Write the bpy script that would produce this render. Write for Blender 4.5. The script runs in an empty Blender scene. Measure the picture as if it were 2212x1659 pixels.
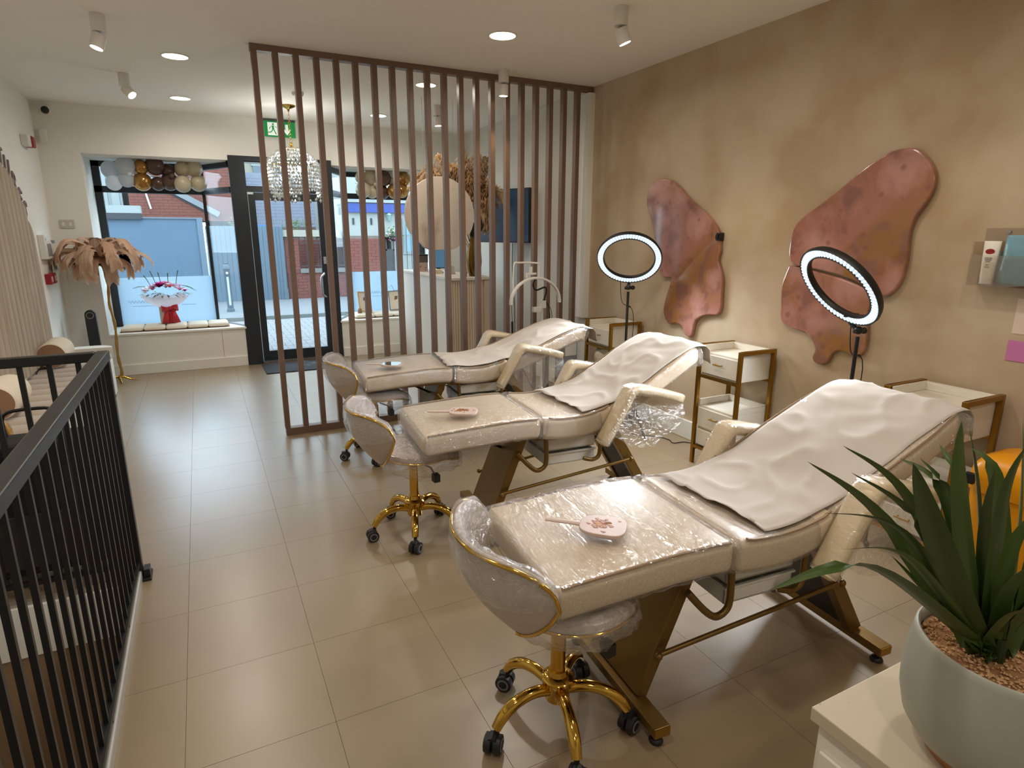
import bpy, bmesh, math, random
from math import sin, cos, pi, radians, sqrt, atan2
from mathutils import Vector, Matrix, noise

# ------------------------------------------------------------------ camera, world, exposure
SC = bpy.context.scene
COL = SC.collection
cam_d = bpy.data.cameras.new('camera'); cam = bpy.data.objects.new('camera', cam_d); COL.objects.link(cam)
YAW, PIT, ROL, FPX = .4690, .24477, -.00215, 1304.7
_fw = Vector((sin(YAW)*cos(PIT), cos(YAW)*cos(PIT), -sin(PIT)))
_r = Vector((cos(YAW), -sin(YAW), 0)); _d = _fw.cross(_r)
_r2 = _r*cos(ROL)+_d*sin(ROL); _d2 = _d*cos(ROL)-_r*sin(ROL)
_m = Matrix((_r2, -_d2, -_fw)).transposed().to_4x4(); _m.translation = Vector((0, 0, 1.594))
cam.matrix_world = _m
cam_d.sensor_fit = 'HORIZONTAL'; cam_d.sensor_width = 36; cam_d.lens = FPX/2212*36
cam_d.clip_start = .02; cam_d.clip_end = 300
SC.camera = cam
W = bpy.data.worlds.new('sky'); SC.world = W; W.use_nodes = True
bg = W.node_tree.nodes['Background']; bg.inputs['Color'].default_value = (.62, .83, 1.0, 1); bg.inputs['Strength'].default_value = 6.5
vs = SC.view_settings
vs.view_transform = 'Standard'; vs.look = 'None'; vs.gamma = 1; vs.use_curve_mapping = False; vs.exposure = 0.18
SC.cycles.use_denoising = True
SC.cycles.max_bounces = 10; SC.cycles.transparent_max_bounces = 24; SC.cycles.diffuse_bounces = 5
SC.cycles.caustics_reflective = False; SC.cycles.caustics_refractive = False
SC.cycles.sample_clamp_indirect = 4
DOWN_W, SPOT_W, RING_E = 7.0, 3.0, 3.2
WARM = (1.0, .92, .82); GOLDEN = (1.0, .80, .52)

rnd = random.Random(7)
# ------------------------------------------------------------------ helpers
class MB:
    def __init__(s): s.v = []; s.f = []
    def add(s, vs_, fs):
        o = len(s.v); s.v += [tuple(p) for p in vs_]; s.f += [tuple(i+o for i in q) for q in fs]; return s
    def box(s, c, d, rot=None):
        x, y, z = d[0]/2, d[1]/2, d[2]/2
        P = [Vector(p) for p in ((-x,-y,-z),(x,-y,-z),(x,y,-z),(-x,y,-z),(-x,-y,z),(x,-y,z),(x,y,z),(-x,y,z))]
        if rot is not None:
            R = Matrix.Rotation(rot, 3, 'Z') if isinstance(rot, (int, float)) else rot
            P = [R @ p for p in P]
        c = Vector(c)
        return s.add([p+c for p in P], [(3,2,1,0),(4,5,6,7),(0,1,5,4),(1,2,6,5),(2,3,7,6),(3,0,4,7)])
    def bb(s, a, b):
        return s.box([(a[i]+b[i])/2 for i in range(3)], [abs(b[i]-a[i]) for i in range(3)])
    def tube(s, pts, r, n=8, cap=True, flat=1.0):
        pts = [Vector(p) for p in pts]; m = len(pts)
        rs = r if isinstance(r, (list, tuple)) else [r]*m
        tan = []
        for i in range(m):
            t = pts[min(i+1, m-1)]-pts[max(i-1, 0)]
            tan.append(t.normalized() if t.length > 1e-9 else Vector((0, 0, 1)))
        up = Vector((0, 0, 1)) if abs(tan[0].z) < .9 else Vector((1, 0, 0))
        nrm = (up-tan[0]*up.dot(tan[0])).normalized()
        V = []; F = []
        for i in range(m):
            nrm = (nrm-tan[i]*nrm.dot(tan[i])).normalized(); b = tan[i].cross(nrm)
            for k in range(n):
                a = 2*pi*k/n
                V.append(pts[i]+(nrm*cos(a)*flat+b*sin(a))*rs[i])
        for i in range(m-1):
            for k in range(n):
                F.append((i*n+k, i*n+(k+1) % n, (i+1)*n+(k+1) % n, (i+1)*n+k))
        if cap: F += [tuple(reversed(range(n))), tuple((m-1)*n+k for k in range(n))]
        return s.add(V, F)
    def cyl(s, p0, p1, r0, r1=None, n=14):
        return s.tube([p0, p1], [r0, r0 if r1 is None else r1], n)
    def lathe(s, prof, n=24, c=(0, 0, 0), cap=True, sx=1, sy=1):
        V = []; F = []
        for r, z in prof:
            for k in range(n):
                a = 2*pi*k/n; V.append((c[0]+r*cos(a)*sx, c[1]+r*sin(a)*sy, c[2]+z))
        for i in range(len(prof)-1):
            for k in range(n):
                F.append((i*n+k, i*n+(k+1) % n, (i+1)*n+(k+1) % n, (i+1)*n+k))
        if cap:
            if prof[0][0] > 1e-6: F.append(tuple(reversed(range(n))))
            if prof[-1][0] > 1e-6: F.append(tuple((len(prof)-1)*n+k for k in range(n)))
        return s.add(V, F)
    def ball(s, c, r, n=14, m=9):
        if not isinstance(r, (tuple, list)): r = (r, r, r)
        V = []; F = []
        for i in range(m+1):
            t = pi*i/m
            for k in range(n):
                a = 2*pi*k/n; V.append((c[0]+r[0]*sin(t)*cos(a), c[1]+r[1]*sin(t)*sin(a), c[2]-r[2]*cos(t)))
        for i in range(m):
            for k in range(n): F.append((i*n+k, i*n+(k+1) % n, (i+1)*n+(k+1) % n, (i+1)*n+k))
        return s.add(V, F)
    def grid(s, P, cu=False, cv=False):
        a, b = len(P), len(P[0]); V = [p for row in P for p in row]; F = []
        for i in range(a if cu else a-1):
            for j in range(b if cv else b-1):
                F.append((i*b+j, ((i+1) % a)*b+j, ((i+1) % a)*b+(j+1) % b, i*b+(j+1) % b))
        return s.add(V, F)
    def prism(s, pts, fn, t0, t1):
        n = len(pts)
        V = [fn(a, b, t0) for a, b in pts]+[fn(a, b, t1) for a, b in pts]
        F = [tuple(reversed(range(n))), tuple(range(n, 2*n))]+[(i, (i+1) % n, n+(i+1) % n, n+i) for i in range(n)]
        return s.add(V, F)
    def build(s, name, m, parent=None, smooth=None, bevel=0, seg=2, kind=None, loc=None, rz=0):
        me = bpy.data.meshes.new(name); me.from_pydata(s.v, [], s.f)
        bm = bmesh.new(); bm.from_mesh(me)
        bmesh.ops.remove_doubles(bm, verts=bm.verts, dist=1e-6)
        bmesh.ops.recalc_face_normals(bm, faces=bm.faces); bm.to_mesh(me); bm.free()
        if m: me.materials.append(m)
        if smooth is not None:
            me.polygons.foreach_set('use_smooth', [True]*len(me.polygons))
            me.set_sharp_from_angle(angle=radians(smooth))
        o = bpy.data.objects.new(name, me); COL.objects.link(o)
        if parent: o.parent = parent
        if loc: o.location = loc
        if rz: o.rotation_euler.z = rz
        if bevel:
            b = o.modifiers.new('bevel', 'BEVEL'); b.width = bevel; b.segments = seg; b.limit_method = 'ANGLE'; b.angle_limit = radians(40)
            b.harden_normals = False
        if kind: o['kind'] = kind
        return o

def tag(o, label, cat, group=None):
    o['label'] = label; o['category'] = cat
    if group: o['group'] = group
    return o
def T(name, label, cat, loc=(0, 0, 0), rz=0, group=None):
    o = bpy.data.objects.new(name, None); COL.objects.link(o); o.empty_display_size = .05
    o.location = loc; o.rotation_euler.z = rz
    return tag(o, label, cat, group)
def S(name, loc=(0, 0, 0)):
    o = bpy.data.objects.new(name, None); COL.objects.link(o); o['kind'] = 'structure'; o.location = loc; return o
def share(src, parent=None, loc=(0, 0, 0), rz=0):
    c = src.copy(); COL.objects.link(c)
    if parent: c.parent = parent
    c.location = loc; c.rotation_euler = (0, 0, rz); return c
def light(name, typ, loc, energy, color, parent=None, direction=None, **k):
    d = bpy.data.lights.new(name, typ); d.energy = energy; d.color = color
    for a, b in k.items(): setattr(d, a, b)
    o = bpy.data.objects.new(name, d); COL.objects.link(o); o.location = loc
    if parent: o.parent = parent
    if direction: o.rotation_euler = Vector(direction).to_track_quat('-Z', 'Y').to_euler()
    return o
def nz(x, y, z=0, s=1): return noise.noise(Vector((x*s, y*s, z*s)))
def catmull(P, n=6):
    P = [Vector(p) for p in P]; Q = []
    for i in range(len(P)-1):
        a, b, c, d = P[max(i-1, 0)], P[i], P[i+1], P[min(i+2, len(P)-1)]
        for k in range(n):
            t = k/n; Q.append(.5*((2*b)+(c-a)*t+(2*a-5*b+4*c-d)*t*t+(3*b-a-3*c+d)*t**3))
    Q.append(P[-1]); return Q
def sweepxz(path, width, thick, rad=.02, endr=.02, nb=5, yc=0, side=None):
    """rounded pad swept along a path in the local x-z plane; the path is its top line"""
    P = [Vector((p[0], 0, p[1])) for p in path]; m = len(P); out = []
    def sect(hw, t, r):
        r = min(r, t*.499, hw*.499); pts = []
        for cx, cz, a0 in ((hw-r, -r, 0), (-(hw-r), -r, pi/2), (-(hw-r), -(t-r), pi), (hw-r, -(t-r), 1.5*pi)):
            for k in range(nb+1):
                a = a0+pi/2*k/nb; pts.append((cx+r*cos(a), cz+r*sin(a)))
        return pts
    rows = []
    def wd(i): return (width if side is None else side[i])/2
    tns = [(P[min(i+1, m-1)]-P[max(i-1, 0)]).normalized() for i in range(m)]
    # start cap: shrink towards the end plane
    for k in range(5):
        a = pi/2*k/4; e = endr*(1-sin(a)); off = endr*(1-cos(a))
        nn = Vector((-tns[0].z, 0, tns[0].x))
        rows.append([P[0]+tns[0]*off+Vector((0, yc+x, 0))+nn*(b-e) for x, b in sect(wd(0)-e, thick-2*e, rad)])
    for i in range(1, m-1):
        nn = Vector((-tns[i].z, 0, tns[i].x)); rows.append([P[i]+Vector((0, yc+x, 0))+nn*b for x, b in sect(wd(i), thick, rad)])
    for k in range(5):
        a = pi/2*(4-k)/4; e = endr*(1-sin(a)); off = endr*(1-cos(a))
        nn = Vector((-tns[-1].z, 0, tns[-1].x))
        rows.append([P[-1]-tns[-1]*off+Vector((0, yc+x, 0))+nn*(b-e) for x, b in sect(wd(-1)-e, thick-2*e, rad)])
    mb = MB(); mb.grid(rows, cv=True); n = len(rows[0])
    mb.f.append(tuple(range(n))); L = (len(rows)-1)*n; mb.f.append(tuple(L+k for k in range(n)))
    return mb
def text_mb(s, size, depth):
    c = bpy.data.curves.new('t', 'FONT'); c.body = s; c.size = size; c.extrude = depth; c.align_x = 'CENTER'; c.align_y = 'CENTER'; c.resolution_u = 2
    o = bpy.data.objects.new('t', c); COL.objects.link(o)
    dg = bpy.context.evaluated_depsgraph_get(); me = o.evaluated_get(dg).to_mesh()
    mb = MB(); mb.add([tuple(v.co) for v in me.vertices], [tuple(p.vertices) for p in me.polygons])
    o.evaluated_get(dg).to_mesh_clear(); bpy.data.objects.remove(o); bpy.data.curves.remove(c); return mb

# ------------------------------------------------------------------ materials
def lin(c): return tuple(((x/255)/12.92 if x <= 10.3 else (((x/255)+.055)/1.055)**2.4) for x in c)
def M(name, c, rough=.5, metal=0, spec=.5, coat=0, var=.05, vs=5, bump=0, bs=30, st=(1, 1, 1), emit=0, trans=0, rnd_tint=0, c2=None, sheen=0, sub=0, thr=None, cr=.08):
    m = bpy.data.materials.new(name); m.use_nodes = True; nt = m.node_tree; b = nt.nodes['Principled BSDF']; N = nt.nodes.new; L = nt.links.new
    r = lin(c); b.inputs['Roughness'].default_value = rough; b.inputs['Metallic'].default_value = metal
    b.inputs['Specular IOR Level'].default_value = spec; b.inputs['Coat Weight'].default_value = coat; b.inputs['Coat Roughness'].default_value = cr
    b.inputs['Transmission Weight'].default_value = trans; b.inputs['Sheen Weight'].default_value = sheen
    tc = N('ShaderNodeTexCoord'); mp = N('ShaderNodeMapping'); mp.inputs['Scale'].default_value = st; L(tc.outputs['Object'], mp.inputs['Vector'])
    n = N('ShaderNodeTexNoise'); n.inputs['Scale'].default_value = vs; n.inputs['Detail'].default_value = 4; L(mp.outputs['Vector'], n.inputs['Vector'])
    mx = N('ShaderNodeMix'); mx.data_type = 'RGBA'
    mx.inputs['A'].default_value = tuple(x*(1-var) for x in r)+(1,)
    mx.inputs['B'].default_value = (tuple(min(1, x*(1+var)) for x in r) if c2 is None else lin(c2))+(1,)
    f = n.outputs['Fac']
    if c2 is not None or thr:
        cr = N('ShaderNodeMapRange'); a, z = thr or (.42, .62); cr.inputs['From Min'].default_value = a; cr.inputs['From Max'].default_value = z; L(f, cr.inputs['Value']); f = cr.outputs['Result']
    L(f, mx.inputs['Factor']); out = mx.outputs['Result']
    if rnd_tint:
        oi = N('ShaderNodeObjectInfo'); mr = N('ShaderNodeMapRange'); mr.inputs['To Min'].default_value = 1-rnd_tint; mr.inputs['To Max'].default_value = 1+rnd_tint
        L(oi.outputs['Random'], mr.inputs['Value']); hs = N('ShaderNodeHueSaturation'); L(mr.outputs['Result'], hs.inputs['Value']); L(out, hs.inputs['Color']); out = hs.outputs['Color']
    L(out, b.inputs['Base Color'])
    if bump:
        n2 = N('ShaderNodeTexNoise'); n2.inputs['Scale'].default_value = bs; n2.inputs['Detail'].default_value = 3; L(mp.outputs['Vector'], n2.inputs['Vector'])
        bp = N('ShaderNodeBump'); bp.inputs['Strength'].default_value = bump; bp.inputs['Distance'].default_value = .01; L(n2.outputs['Fac'], bp.inputs['Height']); L(bp.outputs['Normal'], b.inputs['Normal'])
    if emit: b.inputs['Emission Color'].default_value = r+(1,); b.inputs['Emission Strength'].default_value = emit
    return m
def EM(name, c, e):
    m = bpy.data.materials.new(name); m.use_nodes = True; nt = m.node_tree; nt.nodes.remove(nt.nodes['Principled BSDF'])
    x = nt.nodes.new('ShaderNodeEmission'); x.inputs['Color'].default_value = tuple(c)+(1,); x.inputs['Strength'].default_value = e
    nt.links.new(x.outputs[0], nt.nodes['Material Output'].inputs['Surface']); return m
def VEIL(name, c, t=.5):
    m = bpy.data.materials.new(name); m.use_nodes = True; nt = m.node_tree; N = nt.nodes.new; L = nt.links.new; nt.nodes.remove(nt.nodes['Principled BSDF'])
    a = N('ShaderNodeBsdfDiffuse'); b = N('ShaderNodeBsdfTranslucent'); mx = N('ShaderNodeMixShader'); mx.inputs['Fac'].default_value = t
    oi = N('ShaderNodeObjectInfo'); mr = N('ShaderNodeMapRange'); mr.inputs['To Min'].default_value = .86; mr.inputs['To Max'].default_value = 1.12; L(oi.outputs['Random'], mr.inputs['Value'])
    hs = N('ShaderNodeHueSaturation'); hs.inputs['Color'].default_value = lin(c)+(1,); L(mr.outputs['Result'], hs.inputs['Value'])
    L(hs.outputs['Color'], a.inputs['Color']); L(hs.outputs['Color'], b.inputs['Color']); L(a.outputs[0], mx.inputs[1]); L(b.outputs[0], mx.inputs[2]); L(mx.outputs[0], nt.nodes['Material Output'].inputs['Surface']); return m
def CLEAR(name, lo=.05, hi=.5, rough=.08, bump=.6, st=(6, 30, 30), tint=(1, 1, 1), bs=6, haze=0.0):
    """clear film or glass: see-through with a glossy sheen, optionally wrinkled and hazy"""
    m = bpy.data.materials.new(name); m.use_nodes = True; nt = m.node_tree; N = nt.nodes.new; L = nt.links.new; nt.nodes.remove(nt.nodes['Principled BSDF'])
    tr = N('ShaderNodeBsdfTransparent'); tr.inputs['Color'].default_value = tuple(tint)+(1,)
    gl = N('ShaderNodeBsdfGlossy'); gl.inputs['Roughness'].default_value = rough; gl.inputs['Color'].default_value = (1, 1, 1, 1)
    lw = N('ShaderNodeLayerWeight'); lw.inputs['Blend'].default_value = .35
    mr = N('ShaderNodeMapRange'); mr.inputs['To Min'].default_value = lo; mr.inputs['To Max'].default_value = hi; L(lw.outputs['Facing'], mr.inputs['Value'])
    if bump:
        tc = N('ShaderNodeTexCoord'); mp = N('ShaderNodeMapping'); mp.inputs['Scale'].default_value = st; L(tc.outputs['Object'], mp.inputs['Vector'])
        n = N('ShaderNodeTexNoise'); n.inputs['Scale'].default_value = bs; n.inputs['Detail'].default_value = 4; n.inputs['Distortion'].default_value = .6; L(mp.outputs['Vector'], n.inputs['Vector'])
        bp = N('ShaderNodeBump'); bp.inputs['Strength'].default_value = bump; bp.inputs['Distance'].default_value = .02; L(n.outputs['Fac'], bp.inputs['Height'])
        L(bp.outputs['Normal'], gl.inputs['Normal']); L(bp.outputs['Normal'], lw.inputs['Normal'])
    mx = N('ShaderNodeMixShader'); L(mr.outputs['Result'], mx.inputs['Fac']); L(tr.outputs[0], mx.inputs[1]); L(gl.outputs[0], mx.inputs[2])
    o = mx.outputs[0]
    if haze:
        df = N('ShaderNodeBsdfDiffuse'); df.inputs['Color'].default_value = (.8, .86, .9, 1); tl = N('ShaderNodeBsdfTranslucent'); tl.inputs['Color'].default_value = (.49, .59, .66, 1)
        ad = N('ShaderNodeMixShader'); ad.inputs['Fac'].default_value = .8 if haze > .5 else .5; L(df.outputs[0], ad.inputs[1]); L(tl.outputs[0], ad.inputs[2])
        m2 = N('ShaderNodeMixShader'); m2.inputs['Fac'].default_value = haze; L(o, m2.inputs[1]); L(ad.outputs[0], m2.inputs[2]); o = m2.outputs[0]
    L(o, nt.nodes['Material Output'].inputs['Surface']); return m

m_plaster = M('taupe_microcement', (208,188,160), .7, var=.10, vs=2.0, bump=.10, bs=7, c2=(180,156,124), thr=(.38,.62))
m_white = M('white_wall_paint', (234,232,224), .7, var=.02, vs=2)
m_grey_wall = M('pale_grey_wall_paint', (214,212,204), .7, var=.02, vs=2)
m_ceil = M('ceiling_paint', (242,240,234), .8, var=.02, vs=1)
m_tile = M('beige_floor_tile', (142,122,94), .36, var=.07, vs=3.5, rnd_tint=.02, spec=.9, coat=.6, cr=.25)
m_joint = M('floor_joint', (150,136,120), .8)
m_wood = M('brown_slat_wood', (118,94,80), .42, var=.16, vs=4, st=(6,6,.5), bump=.06, bs=20)
m_frame = M('anthracite_frame', (34,40,46), .4)
m_black = M('black_metal', (20,20,21), .38)
m_blackp = M('black_plastic', (24,24,26), .45)
m_gold = M('polished_gold', (212,170,78), .10, 1, var=.05)
m_brass = M('satin_brass', (164,124,52), .34, 1, var=.08)
m_bronze = M('bronze_gold_paint', (126,98,50), .36, .7, var=.08, vs=4)
m_leather = M('cream_leather', (214,194,166), .36, var=.04, bump=.05, bs=60)
m_leather_arm = M('cream_leather_arm', (222,200,160), .36, var=.04, bump=.05, bs=60)
m_stool = M('mink_velvet', (190,174,160), .8, sheen=.4, var=.06, vs=8)
m_paper = M('couch_roll_paper', (192,183,173), .85, var=.02)
m_film = CLEAR('clear_stretch_film', .09, .36, .09, 1.0, (20, 4.5, 14), bs=5, haze=.02)
m_film2 = CLEAR('crumpled_clear_film', .13, .5, .10, 1.0, (12, 12, 16), bs=3.5, haze=.06)
m_glass = CLEAR('window_glass', .015, .07, .0, 0)
m_acrylic = CLEAR('clear_acrylic', .05, .4, .02, 0, tint=(.93, .9, .86))
m_frost = CLEAR('frosted_window_film', .02, .1, .4, 0, haze=.93)
m_cab = M('white_lacquer', (228,222,208), .4, var=.015)
m_resin_p = None
m_led = EM('ring_led', (.93, .97, 1.0), RING_E)
m_diff = EM('ring_diffuser', (.62, .86, 1.0), .85)
m_down = EM('downlight_panel', (1.0, .86, .62), 9)
m_spotlens = EM('spot_lens', (1.0, .84, .58), 12)
m_whitep = M('white_plastic', (226,224,218), .4, var=.01)
m_greyp = M('grey_plastic', (140,142,144), .5)
m_red = M('red_plastic', (150,24,30), .35)
m_cream = M('cream_boucle', (224,212,192), .95, bump=.4, bs=60, var=.05)
m_tan = M('tan_fabric', (150,116,88), .9)
m_bench = M('beige_velvet', (172,158,144), .85, sheen=.3, var=.07)
def resin():
    m = M('pink_resin', (164,110,94), .2, coat=.35, var=.0, vs=1.7, c2=(146,100,50), thr=(.46,.62)); nt = m.node_tree; N = nt.nodes.new; L = nt.links.new
    b = nt.nodes['Principled BSDF']; src = b.inputs['Base Color'].links[0].from_socket
    tc = N('ShaderNodeTexCoord')
    def layer(src, tex, lo, hi, amt, col):
        mr = N('ShaderNodeMapRange'); mr.inputs['From Min'].default_value = lo; mr.inputs['From Max'].default_value = hi; mr.inputs['To Max'].default_value = amt; L(tex, mr.inputs['Value'])
        mx = N('ShaderNodeMix'); mx.data_type = 'RGBA'; mx.inputs['B'].default_value = lin(col)+(1,); L(mr.outputs['Result'], mx.inputs['Factor']); L(src, mx.inputs['A']); return mx.outputs['Result']
    n = N('ShaderNodeTexNoise'); n.inputs['Scale'].default_value = 4; n.inputs['Detail'].default_value = 7; n.inputs['Distortion'].default_value = 1.8; L(tc.outputs['Object'], n.inputs['Vector'])
    src = layer(src, n.outputs['Fac'], .48, .60, .75, (130,86,78))
    n = N('ShaderNodeTexNoise'); n.inputs['Scale'].default_value = 3.1; n.inputs['Detail'].default_value = 5; mp = N('ShaderNodeMapping'); mp.inputs['Location'].default_value = (5, 3, 9); L(tc.outputs['Object'], mp.inputs['Vector']); L(mp.outputs['Vector'], n.inputs['Vector'])
    src = layer(src, n.outputs['Fac'], .50, .64, .7, (196,146,134))
    v = N('ShaderNodeTexVoronoi'); v.inputs['Scale'].default_value = 9; L(tc.outputs['Object'], v.inputs['Vector'])
    v2 = N('ShaderNodeTexVoronoi'); v2.inputs['Scale'].default_value = 9; L(tc.outputs['Object'], v2.inputs['Vector'])
    sp = N('ShaderNodeSeparateColor'); L(v2.outputs['Color'], sp.inputs['Color'])
    pick = N('ShaderNodeMath'); pick.operation = 'MULTIPLY'; L(sp.outputs[0], pick.inputs[0]); pick.inputs[1].default_value = .22
    df = N('ShaderNodeMath'); df.operation = 'SUBTRACT'; L(pick.outputs[0], df.inputs[0]); L(v.outputs['Distance'], df.inputs[1])
    src = layer(src, df.outputs[0], -.03, .06, .55, (128,80,70))
    L(src, b.inputs['Base Color']); return m
m_resin = resin()

ART_A = [(4.096, 1.884), (4.073, 1.941), (4.03, 1.984), (3.968, 2.007), (3.906, 2.01), (3.817, 1.992), (3.746, 1.954), (3.693, 1.918), (3.588, 1.837), (3.439, 1.747), (3.342, 1.672), (3.284, 1.609), (3.261, 1.536), (3.254, 1.474), (3.266, 1.41), (3.232, 1.338), (3.209, 1.265), (3.205, 1.17), (3.201, 1.073), (3.232, 1.021), (3.313, 1.011), (3.402, 0.983), (3.453, 0.931), (3.468, 0.848), (3.498, 0.82), (3.55, 0.836), (3.589, 0.89), (3.659, 0.906), (3.728, 0.889), (3.782, 0.925), (3.81, 0.995), (3.793, 1.093), (3.757, 1.192), (3.745, 1.252), (3.799, 1.254), (3.863, 1.268), (3.9, 1.362), (3.908, 1.457), (3.952, 1.527), (3.999, 1.645), (4.045, 1.741), (4.086, 1.813)]
ART_B = [(2.674, 1.526), (2.67, 1.577), (2.653, 1.636), (2.61, 1.685), (2.505, 1.755), (2.39, 1.835), (2.285, 1.917), (2.198, 1.974), (2.113, 2.014), (2.035, 2.023), (1.977, 2.01), (1.922, 1.961), (1.883, 1.905), (1.868, 1.851), (1.871, 1.805), (1.894, 1.746), (1.932, 1.679), (1.947, 1.623), (1.949, 1.567), (1.945, 1.496), (1.947, 1.418), (1.958, 1.352), (1.987, 1.298), (2.027, 1.264), (2.067, 1.268), (2.118, 1.295), (2.251, 1.347), (2.396, 1.378), (2.541, 1.396), (2.632, 1.408), (2.67, 1.458)]
ART_C = [(2.67, 1.402), (2.693, 1.336), (2.71, 1.264), (2.699, 1.14), (2.689, 1.06), (2.641, 1.021), (2.555, 1.006), (2.494, 0.997), (2.443, 0.953), (2.417, 0.905), (2.43, 0.859), (2.411, 0.827), (2.362, 0.819), (2.319, 0.845), (2.302, 0.89), (2.266, 0.922), (2.221, 0.922), (2.175, 0.905), (2.134, 0.912), (2.106, 0.95), (2.098, 1.007), (2.103, 1.07), (2.113, 1.163), (2.112, 1.264), (2.255, 1.331), (2.547, 1.387)]
LEAVES = [([1.003, 0.416, 0.973], [0.833, 0.468, 1.198], [0.709, 0.508, 1.293], 0.038), ([1.008, 0.413, 0.977], [0.906, 0.478, 1.211], [0.817, 0.532, 1.291], 0.034), ([1.012, 0.411, 0.973], [0.894, 0.45, 1.185], [0.784, 0.493, 1.269], 0.029), ([1.01, 0.412, 0.985], [0.843, 0.443, 1.186], [0.708, 0.476, 1.231], 0.023), ([1.008, 0.413, 0.977], [0.841, 0.43, 1.153], [0.718, 0.448, 1.188], 0.023), ([1.006, 0.414, 0.969], [0.796, 0.453, 1.138], [0.637, 0.489, 1.127], 0.038), ([1.015, 0.409, 0.985], [0.975, 0.463, 1.207], [0.926, 0.511, 1.26], 0.029), ([1.023, 0.405, 0.985], [1.011, 0.465, 1.183], [0.987, 0.513, 1.249], 0.029), ([1.01, 0.412, 0.969], [0.89, 0.432, 1.194], [0.827, 0.437, 1.295], 0.057), ([1.018, 0.408, 0.96], [0.947, 0.43, 1.233], [0.922, 0.434, 1.342], 0.048), ([1.027, 0.403, 0.96], [1.029, 0.443, 1.197], [1.026, 0.471, 1.305], 0.046), ([1.058, 0.387, 0.969], [1.045, 0.428, 1.222], [1.021, 0.462, 1.278], 0.038), ([1.04, 0.397, 0.96], [0.992, 0.394, 1.217], [0.985, 0.38, 1.314], 0.038), ([1.04, 0.397, 0.96], [0.998, 0.378, 1.143], [0.989, 0.355, 1.227], 0.034), ([1.047, 0.393, 0.96], [0.998, 0.371, 1.086], [0.989, 0.344, 1.152], 0.033), ([1.04, 0.397, 0.96], [1.004, 0.361, 1.052], [1.004, 0.325, 1.084], 0.036), ([1.021, 0.406, 0.977], [1.023, 0.472, 1.209], [1.035, 0.512, 1.264], 0.029), ([1.032, 0.401, 0.969], [0.983, 0.473, 1.073], [0.935, 0.528, 1.14], 0.025), ([1.036, 0.399, 0.969], [1.021, 0.42, 1.154], [1.025, 0.427, 1.256], 0.042), ([1.065, 0.384, 0.969], [1.099, 0.394, 1.148], [1.13, 0.396, 1.286], 0.042), ([1.069, 0.382, 0.965], [1.097, 0.368, 1.138], [1.143, 0.344, 1.214], 0.042), ([1.066, 0.384, 0.965], [1.076, 0.345, 1.087], [1.114, 0.303, 1.129], 0.038), ([1.062, 0.386, 0.969], [1.106, 0.417, 1.16], [1.121, 0.445, 1.317], 0.042), ([1.012, 0.411, 0.977], [0.953, 0.441, 1.122], [0.913, 0.461, 1.206], 0.029), ([1.011, 0.411, 0.96], [0.99, 0.462, 1.027], [0.949, 0.51, 1.088], 0.025)]

# ------------------------------------------------------------------ room shell
XL, XR, YF, ZC, YB = -1.355, 3.335, 8.02, 2.875, -2.6
def st(name, m, *boxes, bevel=0):
    mb = MB()
    for a, b in boxes: mb.bb(a, b)
    o = mb.build(name, m, bevel=bevel); o['kind'] = 'structure'; return o
YV, XV = 3.05, -.43          # stairwell opening
fl = st('floor', m_joint, ((XV, YB, -.22), (XR, YF+.1, -.008)), ((XL, YV, -.22), (XV, YF, -.008)))
gx = [.691+.45*k for k in range(-5, 7)]; gy = [1.777+.45*k for k in range(-6, 15)]
proto = None
for i, x in enumerate(gx[:-1]):
    for y0 in gy[:-1]:
        x0, x1, y1 = x, x+.45, y0+.45
        if y0 < YV: x0 = max(x0, XV)
        x0 = max(x0, XL); x1 = min(x1, XR); ya, yb = y0, min(y1, YF)
        if x1 < XV+.001: ya = max(ya, YV)
        if x1-x0 < .02 or yb-ya < .02: continue
        full = x1-x0 > .449 and yb-ya > .449
        if full and proto: share(proto, fl, ((x0+x1)/2, (ya+yb)/2, 0)); continue
        o = MB().box((0, 0, -.0045), (x1-x0-.0013, yb-ya-.0013, .009)).build('tile', m_tile, fl, loc=((x0+x1)/2, (ya+yb)/2, 0))
        if full: proto = o
st('ceiling', m_ceil, ((XL-.1, YB, ZC), (XR+.1, YF+.9, ZC+.12)))
st('wall_right', m_plaster, ((XR, YB, -.2), (XR+.12, 4.97, ZC)))
st('wall_right.001', m_grey_wall, ((XR, 4.97, -.2), (XR+.12, YF+.9, ZC)))
st('wall_left', m_white, ((XL-.12, YB, -2.6), (XL, YF+.1, ZC)))
st('wall_back', m_white, ((XL-.12, YB-.12, -2.6), (XR+.12, YB, ZC)))
WL, WR = -1.0, 2.95          # outer ends of the two shop windows
st('wall_front', m_white, ((XL, YF, 0), (WL, YF+.9, ZC)), ((WR, YF, 0), (XR, YF+.9, ZC)), ((WL, YF, 2.40), (WR, YF+.10, ZC)), ((WL, YF+.1, 2.46), (WR, YF+.9, ZC)),
   ((WL, YF, 0), (.40, YF+.1, .455)), ((1.565, YF, 0), (WR, YF+.1, .455)))
st('trim_1', m_white, ((WL, YF+.1, 2.39), (.42, YF+.9, 2.46)), ((1.55, YF+.1, 2.39), (WR, YF+.9, 2.46)))
# skirtings
st('baseboard_front', m_white, ((XL, YF-.018, 0), (.395, YF, .12)), ((1.57, YF-.018, 0), (XR, YF, .12)), bevel=.004)
st('baseboard_right', m_white, ((XR-.018, YB, 0), (XR, YF-.02, .15)), bevel=.004)
st('baseboard_left', m_white, ((XL, YV, 0), (XL+.016, YF-.02, .13)), bevel=.004)
st('trim_2', m_white, ((XR-.068, 4.93, .79), (XR, 5.13, 2.82)), bevel=.004)
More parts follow.
